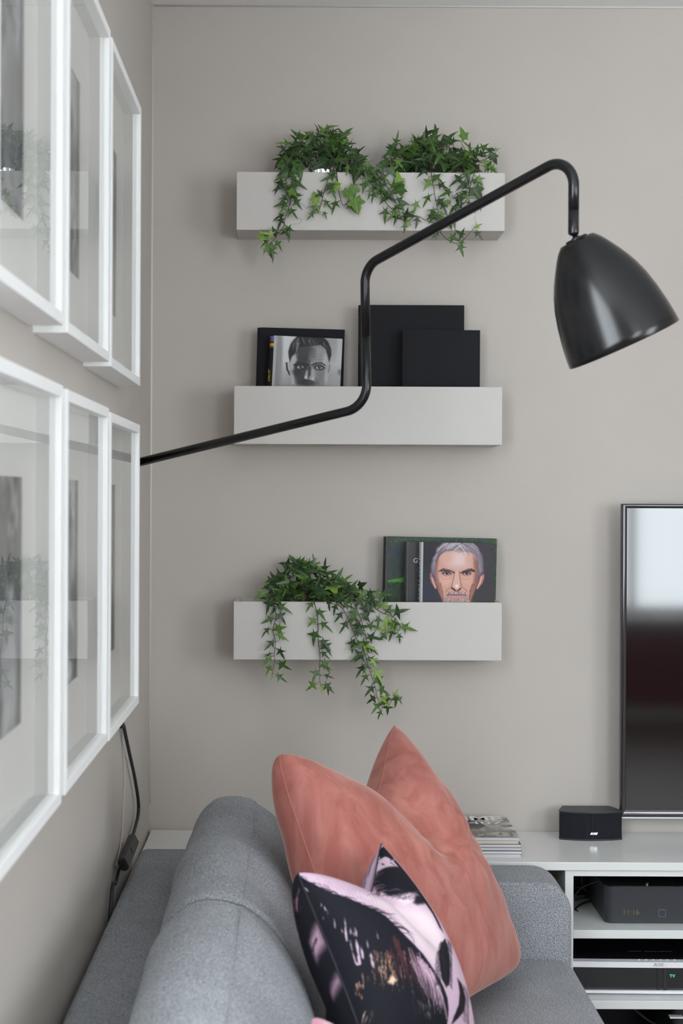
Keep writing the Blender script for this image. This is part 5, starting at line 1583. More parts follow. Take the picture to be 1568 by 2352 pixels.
def corners(TL, TR, BR):
    return [TL, TR, BR, TL + BR - TR]
CR1 = [P(614, 1704, 2.40), P(904, 1636, 2.83), P(1218, 2218, 2.735), P(858, 2440, 2.28)]
pillow('velvet_cushion', 'large salmon pink velvet cushion with a dented top', CR1, 0.23, 0.56, m_salmon, m_salmon_seam, 90, 0.05, 0.006, pin=0.045, floor_z=ZS + 0.003, rc=0.10)
CR2 = [P(676, 1998, 2.02), P(875, 1926, 2.33), P(1100, 2410, 2.27), P(850, 2440, 1.97)]
PALM = [
 ('w', 0.8, 0.05, [252,247,561,189,628,345,605,442,433,557,382,455,346,315]),
 ('q', 0.7, 0.05, [538,526,571,637,494,815,436,787,478,731]),
 ('k', 0.9, 0.004, [106,252,143,255,149,273,152,272,146,252,109,247]),
 ('k', 0.9, 0.004, [76,222,113,227,119,247,120,246,116,225,79,217]),
 ('k', 0.9, 0.004, [315,402,371,398,392,423,393,422,372,395,319,398]),
 ('k', 0.9, 0.004, [102,246,150,253,163,280,165,280,152,252,104,243]),
 ('k', 0.9, 0.004, [83,229,122,233,127,255,129,253,123,232,86,225]),
 ('k', 0.9, 0.004, [316,406,372,401,396,426,375,398,320,401]),
 ('k', 0.9, 0.004, [300,366,338,361,348,376,349,375,340,358,303,362]),
 ('k', 0.9, 0.004, [265,332,319,325,335,351,322,322,269,326]),
 ('k', 0.9, 0.004, [309,391,345,385,352,399,353,398,348,382,313,385]),
 ('k', 0.9, 0.004, [276,339,323,332,335,355,338,353,326,329,279,335]),
 ('k', 0.9, 0.004, [215,305,250,300,255,316,256,316,253,298,217,300]),
 ('k', 0.9, 0.004, [308,385,356,379,372,402,373,401,358,378,310,382]),
 ('k', 0.9, 0.004, [313,401,362,395,379,416,381,415,366,391,318,395]),
 ('k', 0.9, 0.004, [306,381,352,375,368,396,369,395,355,372,309,376]),
 ('k', 0.9, 0.004, [258,326,302,320,313,342,315,340,305,318,260,322]),
 ('k', 0.9, 0.004, [140,269,195,273,210,305,212,303,196,272,143,265]),
 ('k', 0.9, 0.004, [36,177,94,197,110,235,97,195,39,173]),
 ('k', 0.9, 0.004, [236,316,280,312,293,333,283,309,239,312]),
 ('k', 0.9, 0.004, [328,428,366,423,378,439,369,421,330,423]),
 ('k', 0.9, 0.004, [94,239,146,249,160,279,162,278,149,246,97,236]),
 ('k', 0.9, 0.004, [165,279,217,282,232,310,233,309,220,279,167,276]),
 ('k', 0.9, 0.004, [245,319,300,316,319,345,320,343,303,313,246,316]),
 ('k', 0.9, 0.004, [41,185,87,197,96,225,97,225,90,195,44,179]),
 ('k', 0.9, 0.004, [262,329,302,323,310,340,305,320,265,325]),
 ('k', 0.9, 0.004, [84,230,133,239,144,266,134,237,87,227]),
 ('k', 0.9, 0.004, [282,343,340,336,361,363,343,332,286,338]),
 ('g', 0.7, 0.004, [109,153,103,202,96,227,97,227,104,200,112,152]),
 ('g', 0.7, 0.004, [126,165,120,210,113,236,122,210,129,163]),
 ('g', 0.7, 0.004, [143,175,136,219,130,243,139,217,147,172]),
 ('g', 0.7, 0.004, [160,183,153,226,146,250,155,225,165,180]),
 ('g', 0.7, 0.004, [177,190,169,232,162,256,172,230,180,187]),
 ('g', 0.7, 0.004, [193,196,186,237,177,262,187,236,197,193]),
 ('g', 0.7, 0.004, [210,200,202,242,192,268,195,266,203,242,213,199]),
 ('g', 0.7, 0.004, [227,205,217,246,207,272,209,272,219,246,229,203]),
 ('g', 0.7, 0.004, [243,209,233,250,225,275,235,249,246,206]),
 ('g', 0.7, 0.004, [260,210,249,253,239,279,240,279,252,252,263,209]),
 ('g', 0.7, 0.004, [278,212,266,255,255,282,256,282,268,255,280,210]),
 ('g', 0.7, 0.004, [295,213,282,258,272,283,283,256,296,212]),
 ('g', 0.7, 0.004, [309,216,299,258,288,286,289,285,300,258,313,213]),
 ('g', 0.7, 0.004, [329,213,315,259,303,288,305,286,318,258,333,209]),
 ('g', 0.7, 0.004, [349,210,332,259,320,288,336,256,355,205]),
 ('g', 0.7, 0.004, [372,203,351,258,338,288,351,258,379,196]),
 ('k', 1, 0.006, [0,90,40,165,83,215,130,258,192,283,242,309,283,329,312,349,326,386,346,428,372,474,398,519,423,584,454,648,472,705,478,751,476,808,502,900,203,850,6,798,0,742,0,690,0,645,0,595,0,546,0,481,0,415,0,355,0,292,0,209,0,93]),
 ('k', 1, 0.004, [325,396,368,408,381,445,371,479,373,478,383,443,371,405,329,392]),
 ('k', 1, 0.004, [302,340,336,338,378,325,378,323,338,336,305,338]),
 ('l', 0.95, 0.004, [66,362,63,378,56,392,52,392,59,376]),
 ('l', 0.95, 0.004, [116,365,110,385,99,403,96,403,106,383]),
 ('l', 0.95, 0.004, [102,391,93,418,82,443,76,442,84,416]),
 ('l', 0.95, 0.004, [119,405,116,415,110,425,107,425,110,415]),
 ('l', 0.95, 0.004, [139,405,139,421,132,435,127,433,133,419]),
 ('l', 0.95, 0.004, [120,443,119,468,109,489,102,488,107,466]),
 ('l', 0.95, 0.004, [110,478,107,502,96,526,86,524,93,501]),
 ('l', 0.95, 0.004, [127,468,129,489,119,509,112,509,117,488]),
 ('l', 0.95, 0.004, [82,481,83,499,80,516,76,516,77,498]),
 ('l', 0.95, 0.004, [74,508,86,518,89,526,80,525,74,516]),
 ('l', 0.95, 0.004, [93,442,90,459,84,478,82,476,86,459]),
 ('l', 0.95, 0.004, [166,454,163,466,159,478,156,478,159,465]),
 ('l', 0.95, 0.004, [159,495,160,506,157,518,152,518,153,506]),
 ('l', 0.95, 0.004, [153,514,155,529,150,545,144,544,144,528]),
 ('l', 0.95, 0.004, [53,305,53,315,50,325,46,323,46,313]),
 ('l', 0.95, 0.004, [41,292,44,299,41,305,37,305,40,298]),
 ('l', 0.95, 0.004, [57,323,54,332,52,340,49,339,52,332]),
 ('l', 0.95, 0.004, [227,428,223,439,219,451,217,451,220,439]),
 ('l', 0.95, 0.004, [80,401,79,406,79,413,76,412,76,406]),
 ('l', 0.95, 0.004, [23,345,24,349,24,352,21,351,20,348]),
 ('l', 0.95, 0.004, [1,189,9,207,11,222,9,220,4,205]),
 ('l', 0.95, 0.004, [9,202,11,215,13,225,10,225,7,212]),
 ('l', 0.95, 0.004, [126,416,124,423,122,431,119,431,120,423]),
 ('o', 0.8, 0.004, [318,541,316,551,315,561,318,551,320,541]),
 ('o', 0.8, 0.004, [276,568,273,585,270,602,272,602,275,585,279,568]),
 ('c', 0.8, 0.004, [177,516,176,522,175,528,176,528,177,522,180,516]),
 ('n', 0.8, 0.004, [209,529,203,552,199,574,205,552,210,529]),
 ('n', 0.8, 0.004, [189,509,186,522,182,535,183,535,187,522,192,509]),
 ('c', 0.8, 0.004, [237,541,236,546,235,552,236,552,237,546,239,541]),
 ('c', 0.8, 0.004, [156,522,153,532,152,541,152,542,155,532,157,522]),
 ('n', 0.8, 0.004, [190,575,189,589,186,605,187,605,190,591,195,575]),
 ('n', 0.8, 0.004, [165,551,163,557,162,562,163,562,165,557,166,552]),
 ('o', 0.8, 0.004, [167,505,162,525,156,545,163,525,169,505]),
 ('o', 0.8, 0.004, [173,546,170,565,166,584,167,584,172,565,176,546]),
 ('n', 0.8, 0.004, [152,546,150,557,147,565,149,565,152,557,155,546]),
 ('o', 0.8, 0.004, [299,594,298,612,296,631,299,612,302,594]),
 ('c', 0.8, 0.004, [263,555,259,575,256,595,258,595,262,575,266,555]),
 ('n', 0.8, 0.004, [236,554,233,569,230,585,232,585,236,569,239,554]),
 ('o', 0.8, 0.004, [242,514,240,519,239,525,240,525,242,519,243,514]),
 ('o', 0.8, 0.004, [222,568,217,588,215,607,216,607,219,588,223,568]),
 ('c', 0.8, 0.004, [190,571,189,579,187,588,189,588,190,579,193,571]),
 ('o', 0.8, 0.004, [139,565,134,578,133,589,136,578,140,565]),
 ('c', 0.8, 0.004, [189,544,186,558,183,571,185,571,187,558,192,544]),
 ('o', 0.8, 0.004, [233,567,230,581,229,595,232,581,236,567]),
 ('n', 0.8, 0.004, [256,528,255,535,253,542,256,535,258,528]),
 ('n', 0.8, 0.004, [240,515,236,529,233,544,237,529,242,515]),
 ('c', 0.8, 0.004, [203,501,199,516,195,532,196,532,200,516,206,501]),
 ('o', 0.8, 0.004, [136,552,134,558,133,564,134,564,136,558,139,552]),
 ('o', 0.8, 0.004, [235,582,233,595,232,609,235,595,237,582]),
 ('n', 0.8, 0.004, [275,512,273,521,272,529,275,521,278,512]),
 ('o', 0.8, 0.004, [302,522,296,548,292,571,293,571,299,546,305,522]),
 ('n', 0.8, 0.004, [253,546,250,561,247,575,252,561,255,546]),
 ('c', 0.8, 0.004, [220,541,217,554,215,567,216,567,219,554,222,541]),
 ('c', 0.8, 0.004, [226,552,223,569,220,587,225,569,229,552]),
 ('c', 0.8, 0.004, [86,555,82,572,79,591,84,572,89,555]),
 ('c', 0.8, 0.004, [172,544,169,555,166,567,167,567,170,555,175,544]),
 ('o', 0.8, 0.004, [223,526,220,544,216,561,217,561,222,544,226,526]),
 ('c', 0.8, 0.004, [167,544,165,554,163,562,163,564,166,554,169,544]),
 ('o', 0.8, 0.004, [170,559,167,577,165,592,169,577,173,559]),
 ('o', 0.8, 0.004, [175,518,172,529,169,541,173,529,176,518]),
 ('o', 0.8, 0.004, [173,489,172,494,170,499,172,499,173,494,176,489]),
 ('n', 0.8, 0.004, [270,511,266,526,262,544,263,544,268,526,273,511]),
 ('o', 0.8, 0.004, [107,567,106,572,104,578,107,572,109,567]),
 ('c', 0.8, 0.004, [150,504,144,522,140,541,146,522,153,504]),
 ('o', 0.8, 0.004, [222,558,219,578,215,599,216,599,220,578,226,557]),
 ('n', 0.8, 0.004, [222,514,219,525,216,535,217,535,220,525,225,514]),
 ('c', 0.8, 0.004, [192,526,189,538,185,551,186,551,190,538,193,526]),
 ('c', 0.8, 0.004, [229,509,225,525,220,539,222,539,226,525,230,509]),
 ('o', 0.8, 0.004, [227,529,227,535,226,541,229,535,230,529]),
 ('o', 0.8, 0.004, [282,531,278,551,273,571,275,571,279,551,285,531]),
 ('n', 0.8, 0.004, [207,536,205,552,200,569,202,569,206,552,210,536]),
 ('o', 0.8, 0.004, [236,515,233,526,230,536,235,526,237,515]),
 ('c', 0.8, 0.004, [186,561,182,578,179,595,180,595,183,578,187,561]),
 ('o', 0.8, 0.004, [235,512,229,535,223,557,225,557,230,535,236,512]),
 ('c', 0.8, 0.004, [308,502,300,528,296,552,303,528,310,502]),
 ('o', 0.8, 0.004, [219,505,215,518,212,531,213,531,217,518,222,505]),
 ('o', 0.8, 0.004, [192,557,189,571,186,585,187,585,192,571,195,557]),
 ('n', 0.8, 0.004, [190,504,185,522,180,542,186,524,193,504]),
 ('c', 0.8, 0.004, [210,526,207,534,206,542,207,542,210,534,212,526]),
 ('o', 0.8, 0.004, [190,526,189,534,187,542,189,542,190,534,193,526]),
 ('o', 0.8, 0.004, [233,495,227,516,222,538,229,516,236,495]),
 ('o', 0.8, 0.004, [242,504,237,521,233,536,237,521,243,504]),
 ('o', 0.8, 0.004, [200,542,197,555,196,568,200,555,203,542]),
 ('n', 0.8, 0.004, [142,562,139,578,136,595,140,578,144,562]),
 ('o', 0.8, 0.004, [255,511,249,526,246,541,247,541,250,526,256,511]),
 ('n', 0.8, 0.004, [165,514,160,529,156,545,162,529,166,514]),
 ('c', 0.8, 0.004, [182,491,176,506,172,524,173,522,177,506,183,491]),
 ('c', 0.8, 0.004, [225,567,223,581,220,594,222,594,225,581,229,567]),
 ('c', 0.8, 0.004, [187,496,186,505,183,515,187,505,190,496]),
 ('c', 0.8, 0.004, [182,544,177,558,176,572,180,558,185,544]),
 ('o', 0.8, 0.004, [183,504,180,511,179,516,180,516,182,511,185,504]),
 ('c', 0.8, 0.004, [199,546,197,554,196,561,197,561,199,554,200,546]),
 ('o', 0.8, 0.004, [169,577,165,595,162,615,166,595,170,577]),
 ('c', 0.9, 0.01, [187,602,213,581,235,601,207,612]),
 ('o', 0.8, 0.004, [50,581,46,595,49,595,54,582]),
 ('o', 0.8, 0.004, [31,605,30,614,31,614,36,605]),
 ('c', 0.8, 0.004, [50,617,47,632,49,632,54,618]),
 ('c', 0.8, 0.004, [59,577,54,591,56,592,63,577]),
 ('n', 0.8, 0.004, [70,587,69,595,70,595,73,588]),
 ('o', 0.8, 0.004, [63,588,64,592,66,592,67,588]),
 ('c', 0.8, 0.004, [72,587,69,601,70,601,76,587]),
 ('o', 0.8, 0.004, [41,611,41,619,43,619,46,611]),
 ('c', 0.8, 0.004, [44,579,41,591,43,591,49,579]),
 ('o', 0.8, 0.004, [60,587,59,598,60,598,64,587]),
 ('o', 0.8, 0.004, [73,585,69,599,72,599,76,585]),
 ('c', 0.8, 0.004, [46,584,43,595,44,595,47,585]),
 ('o', 0.8, 0.004, [39,595,39,601,41,601,43,595]),
 ('n', 0.8, 0.004, [43,599,44,605,46,607,47,599]),
 ('c', 0.7, 0.004, [199,629,200,637,202,637,200,629]),
 ('o', 0.7, 0.004, [216,625,217,631,217,625]),
 ('c', 0.7, 0.004, [210,607,210,612,212,612,212,607]),
 ('c', 0.7, 0.004, [152,598,152,605,153,604,153,598]),
 ('o', 0.7, 0.004, [229,635,230,642,232,641,232,635]),
 ('o', 0.7, 0.004, [127,591,129,597,130,597,130,591]),
 ('o', 0.7, 0.004, [250,628,252,635,253,635,253,628]),
 ('c', 0.7, 0.004, [209,607,210,612,212,612,212,607]),
 ('o', 0.7, 0.004, [206,614,207,619,209,619,207,614]),
 ('c', 0.7, 0.004, [227,614,229,621,230,621,230,614]),
 ('n', 0.7, 0.004, [185,612,186,618,187,618,187,612]),
 ('o', 0.7, 0.004, [167,604,169,609,170,604]),
 ('o', 0.7, 0.004, [226,602,227,608,229,608,229,601]),
 ('n', 0.7, 0.004, [157,598,157,605,159,605,159,598]),
 ('c', 0.7, 0.004, [193,602,195,608,196,608,196,601]),
 ('c', 0.7, 0.004, [209,611,210,617,210,611]),
 ('p', 0.75, 0.004, [363,511,358,557,371,595,366,621,366,622,372,595,359,555,366,511]),
 ('n', 0.75, 0.004, [253,489,243,548,260,602,253,639,262,602,246,548,256,488]),
 ('m', 0.75, 0.004, [259,484,252,526,263,564,256,589,265,564,256,525,265,482]),
 ('p', 0.75, 0.004, [346,488,336,552,356,609,349,648,351,648,358,609,338,552,349,488]),
 ('n', 0.75, 0.004, [359,536,356,567,365,594,362,611,363,611,368,592,359,565,363,535]),
 ('m', 0.75, 0.004, [279,445,265,505,278,558,268,592,279,557,266,505,280,445]),
 ('m', 0.75, 0.004, [330,532,326,595,351,654,348,694,349,694,353,654,328,595,335,531]),
 ('n', 0.75, 0.004, [289,495,285,525,290,551,286,568,292,551,286,525,292,495]),
 ('m', 0.75, 0.004, [303,516,299,548,308,577,303,595,305,595,310,575,302,546,308,515]),
 ('p', 0.75, 0.004, [359,552,356,597,373,635,371,661,375,635,359,595,362,552]),
 ('m', 0.75, 0.004, [329,506,320,579,346,644,343,688,348,644,323,578,332,506]),
 ('m', 0.75, 0.004, [343,555,340,589,353,619,351,641,355,619,343,588,345,555]),
 ('m', 0.75, 0.004, [361,501,351,574,376,638,373,681,379,637,355,572,365,499]),
 ('n', 0.75, 0.004, [295,443,288,476,292,505,285,525,293,505,289,476,298,442]),
 ('n', 0.75, 0.004, [335,489,326,541,340,585,335,615,342,585,329,539,339,488]),
 ('m', 0.75, 0.004, [349,512,342,588,372,658,369,705,371,705,373,658,343,588,352,511]),
 ('p', 0.75, 0.004, [319,541,318,567,325,591,322,607,323,607,328,591,320,567,323,539]),
 ('l', 0.75, 0.004, [375,508,371,545,381,577,376,598,382,577,373,544,381,506]),
 ('m', 0.75, 0.004, [338,574,338,649,378,722,383,773,385,773,379,721,339,649,339,574]),
 ('m', 0.75, 0.004, [263,466,255,511,263,551,256,577,258,577,266,549,256,511,268,465]),
 ('m', 0.75, 0.004, [306,475,295,538,312,591,303,628,305,628,313,591,298,536,309,475]),
 ('n', 0.75, 0.004, [288,445,280,474,285,498,279,515,286,498,283,472,292,443]),
 ('n', 0.75, 0.004, [293,504,290,532,296,558,292,575,293,575,299,557,293,531,298,502]),
 ('l', 0.75, 0.004, [335,489,328,529,338,564,332,587,333,587,339,564,330,528,338,489]),
 ('n', 0.75, 0.004, [286,512,280,562,296,608,290,638,298,607,283,561,290,511]),
 ('n', 0.75, 0.004, [315,525,309,601,340,672,339,721,340,721,342,671,312,601,319,524]),
 ('n', 0.75, 0.004, [332,564,330,612,351,657,348,687,349,687,352,657,332,611,333,564]),
 ('n', 0.75, 0.004, [282,505,275,564,293,618,288,655,295,618,276,564,285,504]),
 ('m', 0.75, 0.004, [289,504,283,544,293,578,288,601,289,602,296,578,286,542,292,504]),
 ('m', 0.75, 0.004, [322,472,315,502,320,526,315,544,316,544,322,526,318,501,323,472]),
 ('n', 0.75, 0.004, [299,428,283,489,293,542,283,577,295,541,285,489,300,428]),
 ('l', 0.75, 0.004, [359,567,359,611,378,654,376,681,379,654,362,611,363,565]),
 ('m', 0.75, 0.004, [355,505,346,575,371,638,366,680,368,681,372,638,348,575,358,505]),
 ('m', 0.75, 0.004, [319,479,308,542,325,597,319,632,328,595,310,541,323,478]),
 ('m', 0.75, 0.004, [375,551,373,614,401,672,401,712,402,712,403,672,375,614,378,549]),
 ('n', 0.75, 0.004, [286,454,276,496,285,532,276,558,278,558,286,532,279,495,290,452]),
 ('m', 0.75, 0.004, [356,505,349,552,363,594,358,621,359,621,365,594,352,552,361,505]),
 ('m', 0.75, 0.004, [283,446,272,494,280,535,272,562,273,562,283,534,275,494,288,445]),
 ('p', 0.75, 0.004, [353,564,353,638,391,708,395,757,396,757,393,708,356,638,358,564]),
 ('p', 0.75, 0.004, [356,525,352,571,366,611,362,638,363,638,369,611,355,569,361,524]),
 ('p', 0.75, 0.004, [333,549,332,622,365,690,366,737,368,737,368,690,335,621,338,549]),
 ('n', 0.75, 0.004, [296,454,285,506,296,552,288,584,289,584,299,552,289,505,302,452]),
 ('p', 0.75, 0.004, [346,506,342,541,351,571,345,592,346,592,352,571,343,541,349,506]),
 ('l', 0.75, 0.004, [333,511,326,564,343,612,338,644,339,644,345,611,329,564,335,511]),
 ('p', 0.75, 0.004, [343,564,342,629,375,692,376,735,376,692,346,629,348,564]),
 ('p', 0.75, 0.004, [345,526,342,558,352,587,348,605,353,587,345,558,349,525]),
 ('m', 0.75, 0.004, [315,552,312,618,342,680,340,721,342,721,343,680,316,617,319,552]),
 ('m', 0.75, 0.004, [379,545,376,599,398,648,395,681,396,681,401,648,379,599,382,545]),
 ('l', 0.75, 0.004, [329,538,325,572,336,601,332,621,333,621,338,601,328,571,332,538]),
 ('m', 0.75, 0.004, [353,561,351,618,375,670,375,704,376,670,353,617,355,561]),
 ('p', 0.75, 0.004, [373,519,366,592,395,657,393,701,395,701,398,657,369,592,376,519]),
 ('n', 0.75, 0.004, [302,459,292,508,302,549,293,577,295,577,303,549,295,506,306,458]),
 ('m', 0.75, 0.004, [290,491,282,542,296,589,289,619,290,619,298,588,285,542,293,489]),
 ('m', 0.75, 0.004, [252,485,246,518,253,548,247,567,255,546,247,518,255,485]),
 ('m', 0.75, 0.004, [299,489,293,519,300,545,295,564,296,564,302,545,296,519,302,489]),
 ('n', 0.75, 0.004, [351,516,348,544,355,567,352,582,358,567,352,542,356,515]),
 ('m', 0.75, 0.004, [298,438,282,502,296,557,286,594,298,557,285,502,300,438]),
 ('m', 0.75, 0.004, [286,525,280,582,300,634,296,668,302,634,283,581,290,525]),
 ('p', 0.75, 0.004, [345,551,343,598,362,641,359,671,363,641,346,598,349,551]),
 ('l', 0.8, 0.004, [366,524,375,567,371,617,372,617,378,567,371,522]),
 ('p', 0.8, 0.004, [409,599,432,658,442,728,443,728,433,658,413,598]),
 ('l', 0.8, 0.004, [406,587,431,652,442,731,443,731,433,652,411,587]),
 ('p', 0.8, 0.004, [381,582,398,631,403,690,401,631,388,581]),
 ('p', 0.8, 0.004, [361,546,382,629,393,728,395,728,386,628,366,545]),
 ('p', 0.8, 0.004, [375,559,395,627,403,708,399,627,381,557]),
 ('l', 0.8, 0.004, [392,558,413,632,423,720,415,632,395,557]),
 ('p', 0.8, 0.004, [381,572,403,639,412,721,413,721,405,639,385,571]),
 ('l', 0.8, 0.004, [399,601,416,645,422,698,419,644,405,599]),
 ('l', 0.8, 0.004, [365,559,373,594,373,634,376,594,369,558]),
 ('p', 0.8, 0.004, [399,598,423,665,439,745,441,745,426,664,403,597]),
 ('p', 0.8, 0.004, [399,574,429,661,451,765,431,660,402,572]),
 ('p', 0.8, 0.004, [401,582,412,618,413,661,415,661,415,618,403,581]),
 ('p', 0.8, 0.004, [381,582,396,632,402,694,399,632,383,581]),
 ('l', 0.8, 0.004, [375,555,398,632,408,725,409,725,401,632,379,554]),
 ('p', 0.8, 0.004, [408,621,442,697,469,790,471,790,446,695,413,619]),
 ('p', 0.8, 0.004, [385,558,395,598,395,645,396,645,398,597,388,557]),
 ('p', 0.8, 0.004, [373,575,395,639,403,718,405,718,398,639,378,574]),
 ('p', 0.8, 0.004, [416,591,436,647,443,712,445,712,438,647,419,591]),
 ('p', 0.8, 0.004, [378,535,391,589,389,654,391,654,393,589,383,534]),
 ('p', 0.8, 0.004, [386,551,399,597,399,651,401,597,391,549]),
 ('l', 0.8, 0.004, [365,539,382,607,385,688,386,688,385,607,369,538]),
 ('p', 0.8, 0.004, [376,544,393,612,399,692,401,692,398,611,382,542]),
 ('p', 0.8, 0.004, [353,542,363,585,362,637,363,637,366,585,359,541]),
 ('p', 0.8, 0.004, [371,561,396,645,413,750,399,645,373,559]),
 ('l', 0.8, 0.004, [356,536,369,592,368,657,369,657,371,592,359,536]),
 ('p', 0.8, 0.004, [381,558,389,594,389,635,391,635,392,592,383,557]),
 ('p', 0.8, 0.004, [375,578,401,652,415,742,416,742,403,652,381,577]),
 ('p', 0.8, 0.004, [411,602,431,658,441,722,442,722,433,657,413,602]),
 ('p', 0.8, 0.004, [402,577,425,645,436,727,438,727,428,645,408,575]),
 ('p', 0.8, 0.004, [365,538,382,608,385,692,386,692,383,608,368,536]),
 ('p', 0.8, 0.004, [396,574,421,648,433,737,435,737,423,648,401,572]),
 ('p', 0.8, 0.004, [375,538,393,615,401,708,402,708,396,615,378,536]),
 ('l', 0.8, 0.004, [403,614,438,694,466,791,468,791,442,694,409,612]),
 ('p', 0.8, 0.004, [405,609,441,692,469,793,471,793,443,691,409,608]),
 ('l', 0.8, 0.004, [381,581,409,662,429,763,431,763,412,662,385,579]),
 ('l', 0.8, 0.004, [359,524,368,571,365,625,366,625,372,569,363,522]),
 ('p', 0.8, 0.004, [391,562,415,642,429,738,431,738,418,641,393,561]),
 ('l', 0.8, 0.004, [392,559,416,639,429,737,431,737,419,639,396,558]),
 ('l', 0.8, 0.004, [391,598,412,655,423,725,416,655,396,597]),
 ('l', 0.6, 0.004, [312,731,319,745,320,745,318,731]),
 ('l', 0.6, 0.004, [325,694,329,710,328,694]),
 ('l', 0.6, 0.004, [335,712,340,732,342,732,339,712]),
 ('l', 0.6, 0.004, [361,748,368,765,369,765,365,748]),
 ('l', 0.6, 0.004, [340,751,348,771,349,771,345,751]),
 ('l', 0.6, 0.004, [349,714,355,731,356,731,353,714]),
 ('l', 0.6, 0.004, [305,722,310,741,312,741,308,722]),
 ('l', 0.6, 0.004, [332,722,338,753,339,753,336,722]),
 ('l', 0.6, 0.004, [313,698,318,721,318,698]),
 ('l', 0.6, 0.004, [330,707,335,734,336,734,336,707]),
 ('l', 0.6, 0.004, [352,747,361,777,362,777,356,747]),
 ('l', 0.6, 0.004, [371,718,376,730,378,730,375,717]),
 ('l', 0.6, 0.004, [290,667,292,688,293,688,293,667]),
 ('l', 0.6, 0.004, [312,691,315,718,315,691]),
 ('l', 0.6, 0.004, [322,705,328,720,329,720,326,705]),
 ('l', 0.6, 0.004, [308,688,312,708,313,708,312,688]),
 ('l', 0.6, 0.004, [318,701,322,722,323,722,322,701]),
 ('l', 0.6, 0.004, [280,691,285,710,286,710,285,692]),
 ('l', 0.6, 0.004, [283,685,286,700,288,700,288,685]),
 ('l', 0.6, 0.004, [355,741,362,764,363,764,361,741]),
 ('l', 0.6, 0.004, [288,722,293,742,295,742,292,722]),
 ('l', 0.6, 0.004, [290,651,293,662,295,662,295,649]),
 ('l', 0.6, 0.004, [290,710,296,722,298,722,295,710]),
 ('l', 0.6, 0.004, [365,751,373,781,375,781,369,751]),
 ('l', 0.6, 0.004, [363,700,368,720,369,720,366,700]),
 ('l', 0.6, 0.004, [313,720,318,744,319,744,316,720]),
 ('c', 0.6, 0.004, [46,674,30,692,31,692,49,675]),
 ('p', 0.6, 0.004, [43,675,27,694,29,694,46,677]),
 ('p', 0.6, 0.004, [40,700,26,718,27,720,44,702]),
 ('c', 0.6, 0.004, [47,694,33,712,34,712,52,695]),
 ('c', 0.6, 0.004, [77,682,63,701,64,702,82,685]),
 ('c', 0.6, 0.004, [60,707,43,727,44,727,63,710]),
 ('c', 0.6, 0.004, [24,700,11,718,11,720,29,702]),
 ('c', 0.6, 0.004, [80,692,66,711,67,711,84,694]),
 ('c', 0.6, 0.004, [33,687,19,705,20,705,37,688]),
 ('c', 0.6, 0.004, [36,682,20,701,21,701,39,685]),
 ('k', 0.85, 0.05, [100,641,193,634,306,662,340,721,415,886,14,787]),
 ('k', 1, 0.012, [651,0,682,9,710,100,751,193,724,236,698,285,665,279,622,207,589,167,568,112,579,50,353,206,617,0]),
 ('k', 1, 0.01, [910,0,893,56,785,150,731,220,698,282,681,326,654,376,619,432,615,402,637,352,645,295,665,235,715,167,757,110,767,52,753,13,781,0,821,0]),
 ('l', 0.7, 0.02, [886,0,961,3,877,49,848,3,847,0]),
 ('k', 0.8, 0.004, [731,90,742,100,745,99,738,86]),
 ('k', 0.8, 0.004, [722,0,727,1,731,1,730,0]),
 ('l', 0.8, 0.004, [765,122,787,147,788,146,768,119]),
 ('k', 0.8, 0.004, [717,21,717,41,720,40,722,20]),
 ('k', 0.8, 0.004, [711,0,720,1,722,1,720,0]),
 ('l', 0.8, 0.004, [738,97,755,114,758,113,747,94]),
 ('l', 0.8, 0.004, [715,0,728,0,718,0]),
 ('k', 0.8, 0.004, [748,0,750,7,753,9,761,0]),
 ('l', 0.8, 0.004, [732,90,750,119,754,120,747,93]),
 ('l', 0.8, 0.004, [757,114,773,137,781,142,773,120]),
 ('l', 0.8, 0.004, [705,29,697,50,700,52,711,31]),
 ('k', 0.8, 0.004, [745,86,754,100,758,102,755,87]),
 ('l', 0.8, 0.004, [741,110,741,124,745,127,747,114]),
 ('k', 0.8, 0.004, [720,0,734,7,737,6,725,0]),
 ('k', 0.8, 0.004, [711,27,708,46,711,46,718,29]),
 ('l', 0.8, 0.004, [707,74,718,84,721,83,717,69]),
 ('l', 0.8, 0.004, [707,0,712,0,715,0,718,0]),
 ('l', 0.8, 0.004, [721,104,727,120,732,123,730,107]),
 ('l', 0.8, 0.004, [774,116,788,147,788,146,785,122]),
 ('l', 0.8, 0.004, [711,0,714,0,717,0,715,0]),
 ('k', 0.8, 0.004, [725,0,740,0,741,0,732,0]),
 ('k', 0.8, 0.004, [722,84,730,104,734,107,737,90]),
 ('l', 0.8, 0.004, [731,82,730,99,732,102,738,87]),
 ('k', 0.8, 0.004, [721,103,727,119,731,120,731,107]),
 ('k', 0.8, 0.004, [722,0,735,0,738,0,732,0]),
 ('l', 0.8, 0.004, [710,57,712,66,715,66,717,57]),
 ('g', 0.8, 0.004, [605,6,612,26,612,60,614,26,608,4]),
 ('k', 0.8, 0.004, [604,0,624,3,621,30,628,1,607,0]),
 ('k', 0.8, 0.004, [642,0,667,0,664,24,665,23,668,0,645,0]),
 ('k', 0.8, 0.004, [628,0,651,0,652,19,652,0,629,0]),
 ('k', 0.8, 0.004, [611,0,632,3,627,33,628,31,634,3,614,0]),
 ('k', 0.8, 0.004, [638,0,658,0,674,4,660,0,641,0]),
 ('k', 0.8, 0.004, [371,169,612,6,608,37,609,37,614,6,369,167]),
 ('k', 0.8, 0.004, [645,0,668,0,670,19,671,19,670,0,647,0]),
 ('g', 0.8, 0.004, [597,10,602,34,604,69,605,69,604,33,598,9]),
 ('g', 0.8, 0.004, [631,0,652,3,647,33,648,31,652,3,632,0]),
 ('g', 0.8, 0.004, [305,247,358,205,574,41,575,41,363,197,306,243]),
